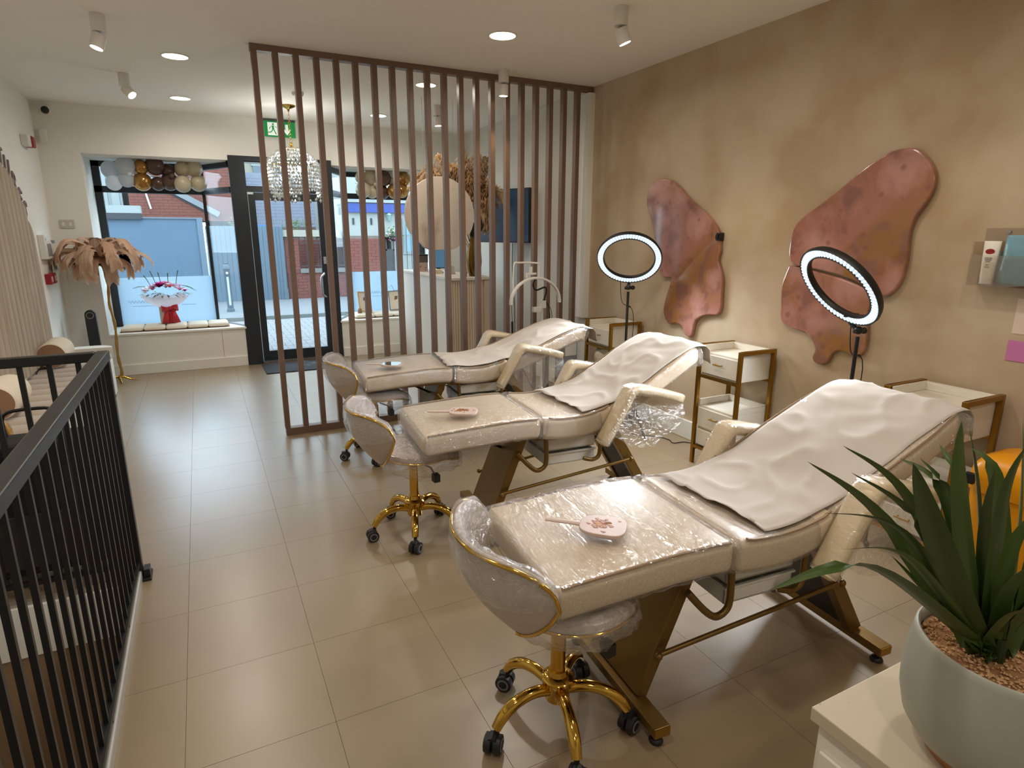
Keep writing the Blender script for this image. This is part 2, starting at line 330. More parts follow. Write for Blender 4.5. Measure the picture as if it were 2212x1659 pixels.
# panel joint on the wall under the left window
st('trim_3', m_joint, ((.137, YF-.0015, .125), (.141, YF, .44)))
# stairwell
m_tan_wall = M('tan_stair_wall', (150,122,92), .8)
m_carpet = M('brown_stair_carpet', (140,112,84), .95, bump=.3, bs=80)
st('trim_4', m_white, ((XL, YV-.02, -.24), (XV, YV, -.0)), ((XV-.02, YB, -.24), (XV, YV, 0)))
st('wall_front.001', m_tan_wall, ((XL, YV-.01, -2.6), (XV, YV+.1, -.24)))
st('wall_right.002', m_tan_wall, ((XV, YB, -2.6), (XV+.1, YV+.1, -.24)))
sw = st('floor.001', m_carpet, ((XL, YB, -2.75), (XV, YV, -2.6)))
pr_ = None
for k in range(9):
    y1 = YV-.02-k*.26
    if pr_ is None: pr_ = MB().box((0, 0, 0), (XV-XL-.04, .26, .20)).build('step', m_carpet, sw, bevel=.012)
    o = pr_ if k == 0 else share(pr_, sw); o.location = ((XL+XV)/2, y1-.13, -2.4+.19*(k))
st('trim_5', m_greyp if 0 else M('light_metal_edge', (190,188,182), .4, .3), ((XV-.012, .1, -.005), (XV+.026, YV+.06, .045)), bevel=.006)

# ------------------------------------------------------------------ stair railing
ra = T('stair_railing', 'black metal stair railing with square bars turning a corner at its post', 'railing', (0, 0, 0))
RX, RY = -.421, 3.085
MB().bb((RX-.024, -.6, 1.055), (RX+.024, RY+.024, 1.095)).build('top_rail', m_black, ra, bevel=.004)
MB().bb((XL+.02, RY-.024, 1.055), (RX-.026, RY+.024, 1.095)).build('top_rail', m_black, ra, bevel=.004)
MB().bb((RX-.022, RY-.022, .012), (RX+.022, RY+.022, 1.053)).build('post', m_black, ra, bevel=.003)
MB().bb((RX-.04, RY-.05, .0), (RX+.055, RY+.05, .012)).bb((RX+.024, RY-.03, .012), (RX+.05, RY+.03, .05)).build('base_plate', m_black, ra, bevel=.002)
MB().bb((RX-.013, -.6, .075), (RX+.013, RY-.024, .095)).build('bottom_rail', m_black, ra)
MB().bb((XL+.02, RY-.013, .075), (RX-.024, RY+.013, .095)).build('bottom_rail', m_black, ra)
b0 = MB().bb((-.0068, -.0068, .095), (.0068, .0068, 1.056)).build('baluster', m_black, ra)
for k in range(34):
    o = b0 if k == 0 else share(b0, ra)
    o.location = (RX, RY-.09-.1*k, 0)
b1 = MB().bb((-.010, -.006, .095), (.010, .006, 1.056)).build('baluster', m_black, ra)
for k in range(9):
    o = b1 if k == 0 else share(b1, ra)
    o.location = (RX-.092-.1*k, RY, 0)
fx = MB().cyl((0, 0, .045), (0, 0, .075), .008, n=8).build('fixing', m_blackp, ra)
for k in range(6):
    o = fx if k == 0 else share(fx, ra); o.location = (RX, 2.6-.55*k, 0)

# ------------------------------------------------------------------ wood slat screen
sc_ = T('slat_screen', 'tall brown wooden slat partition from floor to ceiling beside the treatment beds', 'screen', (0, 4.963, 0))
MB().bb((.464, 0, 2.832), (XR-.004, .07, ZC)).build('top_beam', m_wood, sc_, bevel=.003)
MB().bb((.474, 0, 0), (XR-.022, .07, .058)).build('bottom_rail', m_wood, sc_, bevel=.003)
s0 = MB().bb((-.02, 0, .058), (.02, .058, 2.832)).build('slat', m_wood, sc_, bevel=.003)
for k in range(20):
    o = s0 if k == 0 else share(s0, sc_)
    o.location = (.489+.1418*k, .004, 0)

# ------------------------------------------------------------------ shop front
def bay(name, xo, xc, xd, sgn):
    """window bay: outer end xo, corner post xc at the back, door side xd"""
    w = S(name); YG = 8.70
    st_ = MB(); a, b = sorted((xo, xo+sgn*.075)); st_.bb((a, YG-.03, .47), (b, YG+.04, 2.40)); st_.build('frame_stile', m_frame, w)
    a, b = sorted((xo, xc)); L = lambda z0, z1, n: MB().bb((a, YG-.03, z0), (b, YG+.04, z1)).build(n, m_frame, w)
    L(2.33, 2.40, 'frame_head'); L(2.045, 2.115, 'frame_transom'); L(.468, .49, 'frame_sill')
    st_ = MB(); st_.bb((xc-.018, YG-.03, .47), (xc+.018, YG+.04, 2.40)); st_.build('frame_stile', m_frame, w)
    # angled return
    p, q = Vector((xc, YG, 0)), Vector((xd, 8.11, 0)); d = q-p; ang = atan2(d.y, d.x); mid = (p+q)/2; ln = d.length
    for z0, z1, n in ((2.33, 2.40, 'frame_head'), (2.045, 2.115, 'frame_transom'), (.468, .482, 'frame_sill')):
        MB().box((0, 0, 0), (ln, .05, z1-z0)).build(n, m_frame, w, loc=(mid.x, mid.y, (z0+z1)/2), rz=ang)
    for z0, z1 in ((.49, 2.045), (2.115, 2.33)):
        MB().bb((a+.02, YG-.004, z0), (b-.015, YG+.004, z1)).build('pane', m_glass, w)
        MB().box((0, 0, 0), (ln-.03, .008, z1-z0)).build('pane', m_glass, w, loc=(mid.x, mid.y, (z0+z1)/2), rz=ang)
    fm = MB().bb((a+.07 if sgn > 0 else a+.02, YG+.0045, .492), (b-.02 if sgn > 0 else b-.07, YG+.0065, 1.06)).build('frosted_film', m_frost, w)
    # faint lettering on the film, seen from behind
    ink = M('film_ink', (120,140,165), .6)
    cx = (a+b)/2; mb = MB()
    for x0, x1 in (((cx-.36, cx-.10), (cx+.17, cx+.33)) if sgn > 0 else ((cx-.25, cx+.02),)): mb.bb((x0, YG-.008, .71), (x1, YG-.0065, .714))
    pts = []
    for k in range(40): pts.append((cx-.40+k*.0075, YG-.0072, .765+.018*sin(k*1.35)*(1 if k % 7 else 1.8)))
    mb.tube(pts, .0022, 5)
    if sgn < 0: mb.tube([(cx+.02, YG-.0072, .714), (cx+.10, YG-.0072, .715), (cx+.03, YG-.0072, .86), (cx+.0, YG-.0072, .82)], .003, 5)
    mb.build('window_lettering', ink, w)
    # deep sill board
    ob = MB(); ob.prism([(xo, YF-.015), (xd, YF-.015), (xd, 8.12), (xc, YG+.06), (xo, YG+.06)] if sgn > 0 else [(xd, YF-.015), (xo, YF-.015), (xo, YG+.06), (xc, YG+.06), (xd, 8.12)], lambda x, y, t: (x, y, t), .455, .478)
    ob.build('window_sill', m_white, w, bevel=.003)
    return w
bay('window_1', WL, .126, .415, 1)
bay('window_2', WR, 1.86, 1.55, -1)
# risers closing the bays outdoors
st('wall_front.002', m_frame, ((WL, 8.74, -.1), (.13, 8.78, .47)), ((1.86, 8.74, -.1), (WR, 8.78, .47)))
dr = S('door_1')
MB().bb((.403, YF-.01, 0), (.575, YF+.11, 2.455)).build('door_frame', m_frame, dr, bevel=.004)
MB().bb((.418, YF-.02, 0), (.56, YF-.01, .14)).build('door_frame', m_frame, dr)
MB().bb((1.452, YF-.01, 0), (1.562, YF+.11, 2.455)).build('door_frame', m_frame, dr, bevel=.004)
MB().bb((.575, YF-.005, 2.40), (1.452, YF+.09, 2.455)).build('door_frame', m_frame, dr)
MB().bb((.575, YF-.005, 2.06), (1.452, YF+.09, 2.125)).build('door_frame', m_frame, dr)
MB().bb((.575, YF+.02, 2.125), (1.452, YF+.028, 2.40)).build('pane', m_glass, dr)
MB().bb((.575, YF-.03, 0), (1.452, YF+.1, .022)).build('threshold', M('threshold_metal', (120,108,96), .5, .4), dr)
lf = MB().bb((.582, YF, .03), (.655, YF+.05, 2.052)).bb((1.368, YF, .03), (1.446, YF+.05, 2.052)).bb((.655, YF, 1.965), (1.368, YF+.05, 2.052)).bb((.655, YF, .03), (1.368, YF+.05, .155)).build('door_leaf', m_frame, dr)
MB().bb((.655, YF+.02, .155), (1.368, YF+.028, 1.965)).build('pane', m_glass, lf)
MB().tube(catmull([(1.385, YF, 1.10), (1.385, YF-.05, 1.10), (1.37, YF-.075, 1.085), (1.335, YF-.085, 1.04), (1.335, YF-.085, .86), (1.37, YF-.075, .815), (1.385, YF-.05, .80), (1.385, YF, .80)], 4), .013, 10).build('door_handle', M('brushed_steel', (190,192,196), .25, 1), lf, smooth=50)
MB().bb((1.39, YF-.008, 1.21), (1.425, YF, 1.30)).build('lock', M('steel_lock', (190,190,192), .3, .8), lf, bevel=.003)
MB().bb((.577, YF-.01, .03), (.581, YF, 2.05)).build('door_seal', M('pale_seal', (170,172,170), .6), lf)
MB().bb((.575, YF-.012, 2.03), (.64, YF-.0, 2.055)).build('hinge_cover', m_whitep, lf)
mt = MB().bb((.545, 7.36, 0), (1.46, 7.93, .012)).build('door_mat', M('charcoal_door_mat', (44,46,50), .95, bump=.5, bs=90, c2=(96,96,100), thr=(.55,.75)), bevel=.004)
tag(mt, 'dark charcoal entrance mat on the floor inside the glass door', 'mat')

# ------------------------------------------------------------------ treatment beds
m_pipe = M('brown_piping', (150,124,94), .5)
m_shadein = M('shaded_underside', (40,34,28), .6)  # inner face of the rear leg, its shade put into the colour
def interp(path, n):
    P = catmull([(p[0], 0, p[1]) for p in path], 12); L = [0]
    for i in range(1, len(P)): L.append(L[-1]+(P[i]-P[i-1]).length)
    out = []
    for k in range(n):
        t = L[-1]*k/(n-1); i = max(j for j in range(len(L)) if L[j] <= t+1e-9); i = min(i, len(P)-2)
        f = (t-L[i])/max(1e-9, L[i+1]-L[i]); q = P[i].lerp(P[i+1], f); out.append((q.x, q.z))
    return out
def wrinkle(mb, amp, sc, seed, st=(1, 1, 1)):
    mb.v = [(x+amp*.5*noise.noise(Vector((x*sc*st[0]+seed, y*sc*st[1], z*sc*st[2]+7))), y+amp*.5*noise.noise(Vector((x*sc*st[0]+seed+31, y*sc*st[1], z*sc*st[2]))),
             z+amp*noise.noise(Vector((x*sc*st[0]+seed+77, y*sc*st[1]+3, z*sc*st[2])))) for x, y, z in mb.v]
    return mb
BW = .57
def bed(loc, label, head, seed):
    """head = list of (u,z) for the backrest top line"""
    t = T('treatment_bed', label, 'treatment bed', loc, radians(-4.5), 'cream treatment beds wrapped in clear film')
    leg = interp([(0, .648), (.2, .660), (.45, .672), (.625, .668)], 9)
    seat = interp([(.645, .668), (.75, .656), (.88, .660), (.99, .683), (1.04, .700)], 9)
    back = interp(head, 13)
    for n, p, th in (('leg_rest', leg, .105), ('seat', seat, .115), ('backrest', back, .10)):
        w = [BW]*len(p)
        if n == 'backrest': w = [BW-.012*max(0, (i-7)/5)**2*6 for i in range(len(p))]
        pad = sweepxz(p, BW, th, .026, .026, 5, side=w).build(n, m_leather, t, smooth=60)
        for s in (-1, 1):
            MB().tube([(x, s*(w[i]/2-.006), z+.001) for i, (x, z) in enumerate([(p[0][0]+.022, p[0][1])]+list(p[1:-1])+[(p[-1][0]-.022, p[-1][1])])], .0055, 6).build('piping', m_pipe, pad, smooth=60)
    # clear film wrapped round leg rest, seat and head end
    for p, th, sd in ((interp([(-.012, .654), (.2, .666), (.45, .678), (.63, .673)], 44), .120, 1), (interp([(.615, .674), (.66, .673), (.75, .661), (.88, .665), (.97, .684)], 30), .128, 3), (interp(head, 40), .112, 5)):
        q = [(x, z+.004) for x, z in p]
        mb = sweepxz(q, BW+.018, th, .03, .02, 10)
        # finer across
        wrinkle(mb, .009 if sd == 1 else .005, 18 if sd != 3 else 9, seed+sd, (1.2, .45, 1)).build('clear_film', m_film, t, smooth=180)
    # arms
    for s in (-1, 1):
        v = s*.335
        path = catmull([(.925, 0, .520), (.96, 0, .575), (1.045, 0, .722), (1.085, 0, .792), (1.125, 0, .815), (1.19, 0, .806), (1.33, 0, .772), (1.47, 0, .728)], 4)
        path = [(p.x, p.z) for p in path]; n = len(path)
        wd_ = [.088+.012*min(1, i/8) if i < n-9 else .10-.055*((i-(n-9))/8)**1.8 for i in range(n)]
        a = sweepxz(path, .1, .050, .022, .022, 5, yc=v, side=wd_).build('armrest', m_leather_arm, t, smooth=60)
        fb = sweepxz([(x, z+.004) for x, z in path], .11, .058, .026, .024, 5, yc=v, side=[w+.012 for w in wd_])
        wrinkle(fb, .005, 38, seed+9+s).build('clear_film', m_film, a, smooth=180)
        # hanging loose film between the two bars of the arm
        A, B, C_ = Vector((.965, v, .53)), Vector((1.11, v, .775)), Vector((1.46, v, .70))
        rows = []
        for i in range(26):
            p = A.lerp(B, i/8) if i <= 8 else B.lerp(C_, (i-8)/17)
            row = []
            u = i/25
            dz = .02+.33*sin(pi*min(1, max(0, u)))**.7 if i > 0 else .02
            low = p.copy(); low.z = max(.36, .56-.10*sin(u*pi)+.02*noise.noise(Vector((u*9, seed, s))) + .10*max(0, u-.6)); low.x = p.x+.03*(1-u)
            low.y += s*.02
            for j in range(13):
                q = p.lerp(low, j/12); q.y += s*(.010*noise.noise(Vector((u*7+seed, j*.35, s*3)))+.012*sin(j/12*pi)); row.append(q)
            rows.append(row)
        MB().grid(rows).build('loose_film', m_film2, a, smooth=180)
        MB().tube([(1.0, v-s*.02, .57), (1.0, s*.22, .55)], .014, 8).build('arm_bracket', m_bronze, a)
    # bronze frame
    f = MB().bb((.10, -.20, .535), (.62, -.17, .562)).bb((.10, .17, .535), (.62, .20, .562)).bb((.62, -.21, .525), (1.12, -.18, .552)).bb((.62, .18, .525), (1.12, .21, .552)).bb((.60, -.21, .53), (.64, .21, .555)).bb((1.08, -.21, .53), (1.12, .21, .555))
    f.build('seat_frame', m_bronze, t, bevel=.003)
    def slab(u0, z0, u1, z1, v0, v1, th):
        d = Vector((u1-u0, 0, z1-z0)).normalized(); n = Vector((-d.z, 0, d.x))*th/2
        P = [(Vector((u0, 0, z0))-n), (Vector((u0, 0, z0))+n), (Vector((u1, 0, z1))+n), (Vector((u1, 0, z1))-n)]
        return MB().prism([(p.x, p.z) for p in P], lambda a, b, y: (a, y, b), v0, v1)
    slab(.40, .075, .585, .545, -.155, .155, .045).build('front_leg', m_bronze, t, bevel=.005)
    for s in (-1, 1): slab(1.39, .075, 1.10, .55, s*.155-.022, s*.155+.022, .055).build('rear_leg', m_bronze, t, bevel=.004)
    slab(1.375, .08, 1.09, .55, -.135, .135, .012).build('rear_panel', m_shadein, t)
    for u in (.385, 1.40):
        b = MB().bb((u-.03, -.295, .042), (u+.03, .295, .078)).build('foot_bar', m_bronze, t, bevel=.003)
        for s in (-1, 1):
            MB().bb((u-.0285, s*.2955-.0015, .0435), (u+.0285, s*.2955+.0015, .0765)).build('end_cap', m_brass, b)
            MB().lathe([(.022, 0), (.024, .006), (.018, .016), (.010, .018), (.010, .042)], 14, (u, s*.265, 0)).build('foot_pad', m_blackp, b, smooth=50)
    for s in (-1, 1):
        MB().cyl((.44, s*.175, .24), (1.235, s*.195, .335), .009, n=10).ball((.44, s*.18, .24), .014, 10, 6).ball((1.235, s*.2, .335), .014, 10, 6).build('tie_rod', m_bronze, t, smooth=50)
        MB().tube(catmull([(.68, s*.215, .54), (.685, s*.215, .42), (.672, s*.215, .375), (.63, s*.215, .362), (.585, s*.21, .395), (.52, s*.20, .47)], 5), .0125, 10).build('tray_bracket', m_bronze, t, smooth=50)
        MB().tube(catmull([(1.02, s*.205, .54), (1.02, s*.205, .43), (1.01, s*.205, .385), (.97, s*.205, .372), (.92, s*.20, .385)], 5), .0115, 10).build('tray_bracket', m_bronze, t, smooth=50)
    for k, z in enumerate((.445, .365)):
        tr = MB().bb((.70, -.175, z), (1.0, .175, z+.006)).bb((.70, -.175, z), (.706, .175, z+.062)).bb((.994, -.175, z), (1.0, .175, z+.062)).bb((.70, -.175, z), (1.0, -.169, z+.062)).bb((.70, .169, z), (1.0, .175, z+.062))
        tr.bb((.692, -.183, z+.058), (1.008, -.172, z+.066)).bb((.692, .172, z+.058), (1.008, .183, z+.066))
        tr.build('tray', m_whitep, t)
    MB().cyl((.30, .02, .55), (.57, .02, .40), .008, n=8).build('gas_strut', m_blackp, t)
    return t
H1 = [(1.02, .683), (1.10, .725), (1.25, .800), (1.45, .892), (1.60, .952), (1.672, .962)]
H2 = [(1.02, .683), (1.10, .722), (1.25, .800), (1.42, .900), (1.55, .962), (1.620, .972)]
H3 = [(1.02, .680), (1.12, .712), (1.30, .780), (1.50, .858), (1.64, .895), (1.72, .880)]
BEDS = [((.785, 1.525, 0), 'nearest cream treatment bed in clear film, beside the potted plant', H1, 3.1),
        ((.875, 2.90, 0), 'cream treatment bed in clear film in the middle of the three', H2, 11.7),
        ((.915, 4.235, 0), 'farthest cream treatment bed in clear film, right against the slat partition', H3, 23.3)]
PAPER = [.74, .845, .60]
pl = ['white paper sheet draped over the nearest treatment bed', 'white paper sheet draped over the middle treatment bed', 'white paper sheet draped over the farthest treatment bed by the slats']
mlab = ['pink hand mirror with gold leaf splash lying on the nearest bed', 'pink hand mirror with orange gold splash lying on the middle bed', 'hand mirror reflecting the window on the farthest bed']
m_mirror = M('mink_pink_plastic', (206,182,172), .35, var=.01)
m_gleaf = M('gold_leaf_flakes', (206,136,70), .35, .3, vs=50, var=.3, c2=(140,84,58))
m_mglass = M('mirror_face', (230,232,235), .02, 1, var=0)
for i, (loc, lab, head, sd) in enumerate(BEDS):
    bed(loc, lab, head, sd)
    # paper sheet
    u0 = PAPER[i]; top = interp([(.0, .655), (.3, .672), (.62, .676), (.76, .664), (.90, .672), (1.0, .692)]+head[1:], 120)
    top = [p for p in top if p[0] >= u0]
    top += [(top[-1][0]+.035, top[-1][1]-.004), (top[-1][0]+.062, top[-1][1]-.03), (top[-1][0]+.07, top[-1][1]-.075), (top[-1][0]+.075, top[-1][1]-.11)]
    top = [(x, z+.0115) for x, z in top]
    rows = []; n = len(top); nv = 34; wdt = .525
    for a, (x, z) in enumerate(top):
        s = a/n; row = []
        for b in range(nv):
            v = (b/(nv-1)-.5)*wdt; v0 = v
            amp = .011*(.35+.65*min(1, s*1.5))
            w = noise.noise(Vector((s*5+sd, v*4, sd)))+.6*noise.noise(Vector((s*13+sd, v*9+s*6, 2*sd)))
            rid = (1-abs(noise.noise(Vector((s*4+v*3+sd, v*5-s*5, sd*.7))))*2.2)
            zz = z+(amp*max(-.5, w)*.8+.010*max(0, rid)**3)*(1-.8*(abs(v)/(wdt/2))**4)-.005*(abs(v)/(wdt/2))**6
            e = max(0, abs(v)-wdt*.47)/(wdt*.03); zz -= .004*e*0
            xx = x+.018*(abs(v)/(wdt/2))*0
            if a == 0: xx += .05*(.5-b/(nv-1))*(1 if i != 2 else -1)+.006*sin(b*.7)
            row.append((xx, v+.006*noise.noise(Vector((s*6, sd, 3)))+(.008 if i == 0 else 0)*s, zz))
        rows.append(row)
    ps = MB().grid(rows).build('paper_sheet', m_paper, smooth=180, loc=loc, rz=radians(-4.5))
    tag(ps, pl[i], 'paper sheet', 'paper sheets on the beds')
    sm = ps.modifiers.new('thickness', 'SOLIDIFY'); sm.thickness = .0012
    # hand mirror
    mx, my, rz = ((1.045, 1.425, radians(-43)), (1.135, 2.80, radians(-27)), (1.125, 4.10, radians(-33)))[i]
    hm = T('hand_mirror', mlab[i], 'mirror', (mx, my, (.690, .689, .689)[i]), rz, 'hand mirrors on the beds')
    pts = []
    for k in range(40):
        a = 2*pi*k/40; c, s_ = cos(a), sin(a); e = .62
        pts.append((.073*abs(c)**e*(1 if c > 0 else -1), .066*abs(s_)**e*(1 if s_ > 0 else -1)*(1+.12*c)))
    MB().prism(pts, lambda a, b, z: (a, b, z), 0, .011).build('mirror_head', m_mirror, hm, smooth=50, bevel=.002)
    MB().tube([(-.07, 0, .005), (-.12, 0, .005), (-.185, 0, .005)], [.013, .012, .011], 10, flat=.42).build('handle', m_mirror, hm, smooth=60)
    if i < 2:
        g = MB(); r_ = random.Random(5+i)
        for k in range(70):
            a = r_.uniform(0, 6.28); d = abs(r_.gauss(0, .019)); cx, cy = -.006+d*cos(a)*1.2, .006+d*sin(a)
            q = [(cx+.010*r_.uniform(.3, 1)*cos(b), cy+.008*r_.uniform(.3, 1)*sin(b)) for b in (0, 1.3, 2.5, 3.8, 5.1)]
            g.prism(q, lambda a, b, z: (a, b, z), .0111, .0118+.0004*r_.random())
        for k in range(8):
            a = r_.uniform(0, 6.28); g.tube([(0, .005, .0118), (.03*cos(a), .005+.026*sin(a), .0120)], .0007, 4)
        g.build('gold_leaf', m_gleaf, hm)['kind'] = 'stuff'
    else:
        MB().prism([(a*.88, b*.88) for a, b in pts], lambda a, b, z: (a, b, z), .0111, .0121).build('mirror_glass', m_mglass, hm)

# loose clips of film hanging round the far bed foot etc. are part of the beds above

# ------------------------------------------------------------------ rolling stools
m_castor = M('castor_rubber', (26,26,28), .5); m_cap = M('castor_grey_cap', (120,120,122), .45)
m_stoolin = M('mink_velvet_light', (196,178,166), .8, sheen=.4)
def stool(loc, rz, dz, label, seed, spin):
    t = T('rolling_stool', label, 'stool', loc, rz, 'shell back stools on gold castor bases')
    hub = MB().lathe([(.030, .10), (.040, .105), (.042, .15), (.052, .165), (.054, .185), (.044, .195), (.034, .198), (.030, .215)], 24).build('hub', m_gold, t, smooth=40)
    MB().lathe([(.0245, .20), (.0245, .385+dz), (.019, .387+dz), (.019, .445+dz)], 20).build('gas_lift', m_gold, t, smooth=40)
    for k in range(5):
        a = radians(spin+72*k)-rz
        R = lambda r, z, off=0: (r*cos(a)-off*sin(a), r*sin(a)+off*cos(a), z)
        lg = MB().tube(catmull([R(.035, .145), R(.09, .158), (*R(.15, .155)[:2], .150), R(.198, .122), R(.228, .082)], 5), [.019]*10+[.0195]*7+[.0185, .0175, .017, .0165], 12, flat=1.0).build('base_leg', m_gold, t, smooth=50)
        cs = MB().cyl(R(.224, .082), R(.228, .05), .009, n=10)
        r_ = random.Random(seed*10+k); sw = a+r_.uniform(-1.0, 1.0); ax = Vector((-sin(sw), cos(sw), 0)); fwv = Vector((cos(sw), sin(sw), 0))
        c0 = Vector(R(.238, .0305))
        for s in (-1, 1):
            w = c0+ax*s*.0155; cs.tube([w-ax*.0125, w-ax*.0105, w+ax*.0105, w+ax*.0125], [.025, .030, .030, .025], 18)
        cs.tube([c0+fwv*-.012+Vector((0, 0, .026)), c0+fwv*.018+Vector((0, 0, .020))], .016, 8)
        c = cs.build('castor', m_castor, t, smooth=40)
        for s in (-1, 1):
            rg = MB(); w = c0+ax*s*.0282
            ring = [[w+ax*s*h+(fwv*cos(b)+Vector((0, 0, 1))*sin(b))*r for b in [2*pi*q/18 for q in range(18)]] for r, h in ((.021, 0), (.021, .0012), (.015, .0012), (.015, 0))]
            rg.grid(ring, cv=True).build('wheel_cap', m_cap, c, smooth=40)
    MB().bb((-.06, -.05, .42+dz), (.07, .05, .449+dz)).build('seat_plate', m_blackp, t, bevel=.004)
    MB().tube([(.02, -.05, .412+dz), (.05, -.12, .405+dz), (.055, -.165, .375+dz)], .005, 8).bb((.04, -.19, .345+dz), (.072, -.15, .385+dz)).build('lever', m_blackp, t)
    # seat: rounded pan, front edge drooping
    def seat_pt(a, r, top):
        rx = .225 if cos(a) > 0 else .195
        x, y = .025+r*rx*cos(a), r*.213*sin(a)
        droop = .060*max(0, (x-.06)/.18)**2
        edge = (1-r**4)
        z = (.498+.030*edge-.012*(1-r)**1 if top else .462-.012*edge)-droop-.02*(abs(y)/.213)**3*0
        return (x, y, z+dz)
    na = 40; rows = []
    for r in (.0, .35, .65, .85, .95, 1.0): rows.append([seat_pt(2*pi*k/na, r, True) for k in range(na)])
    for r in (1.0, .93, .6, 0): rows.append([seat_pt(2*pi*k/na, r, False) for k in range(na)])
    seat = MB().grid(rows, cv=True).build('seat', m_stoolin, t, smooth=60)
    MB().tube([Vector(seat_pt(2*pi*k/60, 1.012, False))+Vector((0, 0, .004)) for k in range(61)], .0055, 8).build('gold_trim', m_gold, seat, smooth=60)
    # shell back: columns by angle, wing shape
    nq, ns = 41, 14; TH = radians(62)
    def hi(q):
        u = max(0, abs(q)-.50)/.50; return .635+.105*sqrt(max(0, 1-u**2.3))
    def lo(q):
        u = max(0, abs(q)-.42)/.58; return .632-.187*max(0, 1-u**1.7)**.75
    def pt(q, s, off):
        a = radians(176)-rz+q*TH; z = lo(q)+(hi(q)-lo(q))*s
        r = .200+.45*max(0, z-.445)+.04*sin(pi*min(1, max(0, z-.445)/.29))+off
        return Vector((r*cos(a), r*sin(a), z+dz))
    th = .022; P = []
    for i in range(nq):
        q = -1+2*i/(nq-1); col = []
        if abs(q) > .9:   # round the wing tip
            pass
        for j in range(ns+1): col.append(pt(q, j/ns, 0))
        for j in range(4): col.append(pt(q, 1, 0)*(1-(j+1)/4)+pt(q, 1, -th)*((j+1)/4)+Vector((0, 0, .010*sin(pi*(j+1)/4))))
        for j in range(1, ns+1): col.append(pt(q, 1-j/ns, -th))
        P.append(col)
    b = MB().grid(P, cv=True); n = len(P[0]); b.f.append(tuple(range(n))); b.f.append(tuple((nq-1)*n+k for k in range(n)))
    back = b.build('backrest', m_stool, t, smooth=60)
    tp = [pt(-.40, 0, .003)]+[pt(-1+.0+.06*k, 0, .003) for k in range(9, -1, -1)]+[pt(-1, .5, .004)]+[pt(-1+2*i/60, 1, .003)+Vector((0, 0, .004)) for i in range(61)]+[pt(1, .5, .004)]+[pt(1-.06*k, 0, .003) for k in range(0, 10)]+[pt(.40, 0, .003)]
    MB().tube(tp, .0062, 8).build('gold_trim', m_gold, back, smooth=60)
    # film
    rows = []
    for i in range(61):
        q = -1.0+2*i/60; col = []
        for j in range(9):
            p = pt(q, .50+.5*j/8, .007+.010*sin(pi*j/8)); col.append(p)
        for j in range(7):
            f = (j+1)/7; col.append(pt(q, 1, .012)*(1-f)+pt(q, 1, -th-.012)*f+Vector((0, 0, .016*sin(pi*f)+.004)))
        for j in range(1, 15): col.append(pt(q, 1-j/15, -th-.012-.012*sin(pi*j/15)))
        rows.append(col)
    wrinkle(MB().grid(rows), .011, 22, seed).build('clear_film', m_film2, back, smooth=180)
    rows = []
    for j, (r, z) in enumerate(((0, .538), (.5, .538), (.85, .531), (1.0, .516), (1.06, .485), (1.07, .455), (1.02, .42), (.86, .39), (.66, .365), (.5, .35))):
        rows.append([(.025+r*(.23 if cos(2*pi*k/64) > 0 else .2)*cos(2*pi*k/64), r*.218*sin(2*pi*k/64), z+dz-.06*max(0, (r*.23*cos(2*pi*k/64)-.04)/.18)**2*(1 if z > .42 else .8)) for k in range(64)])
    wrinkle(MB().grid(rows, cv=True), .022, 24, seed+40).build('clear_film', m_film2, seat, smooth=180)
    return t
stool((.90, 1.44, 0), radians(6), .012, 'nearest mink velvet shell stool on gold castors', 2, 182)
stool((.90, 2.945, 0), radians(4), .0, 'mink shell stool on gold castors at the foot of the middle bed', 5, 180)
stool((1.02, 4.22, 0), radians(6), -.008, 'mink shell stool on gold castors at the foot of the farthest bed', 9, 183)

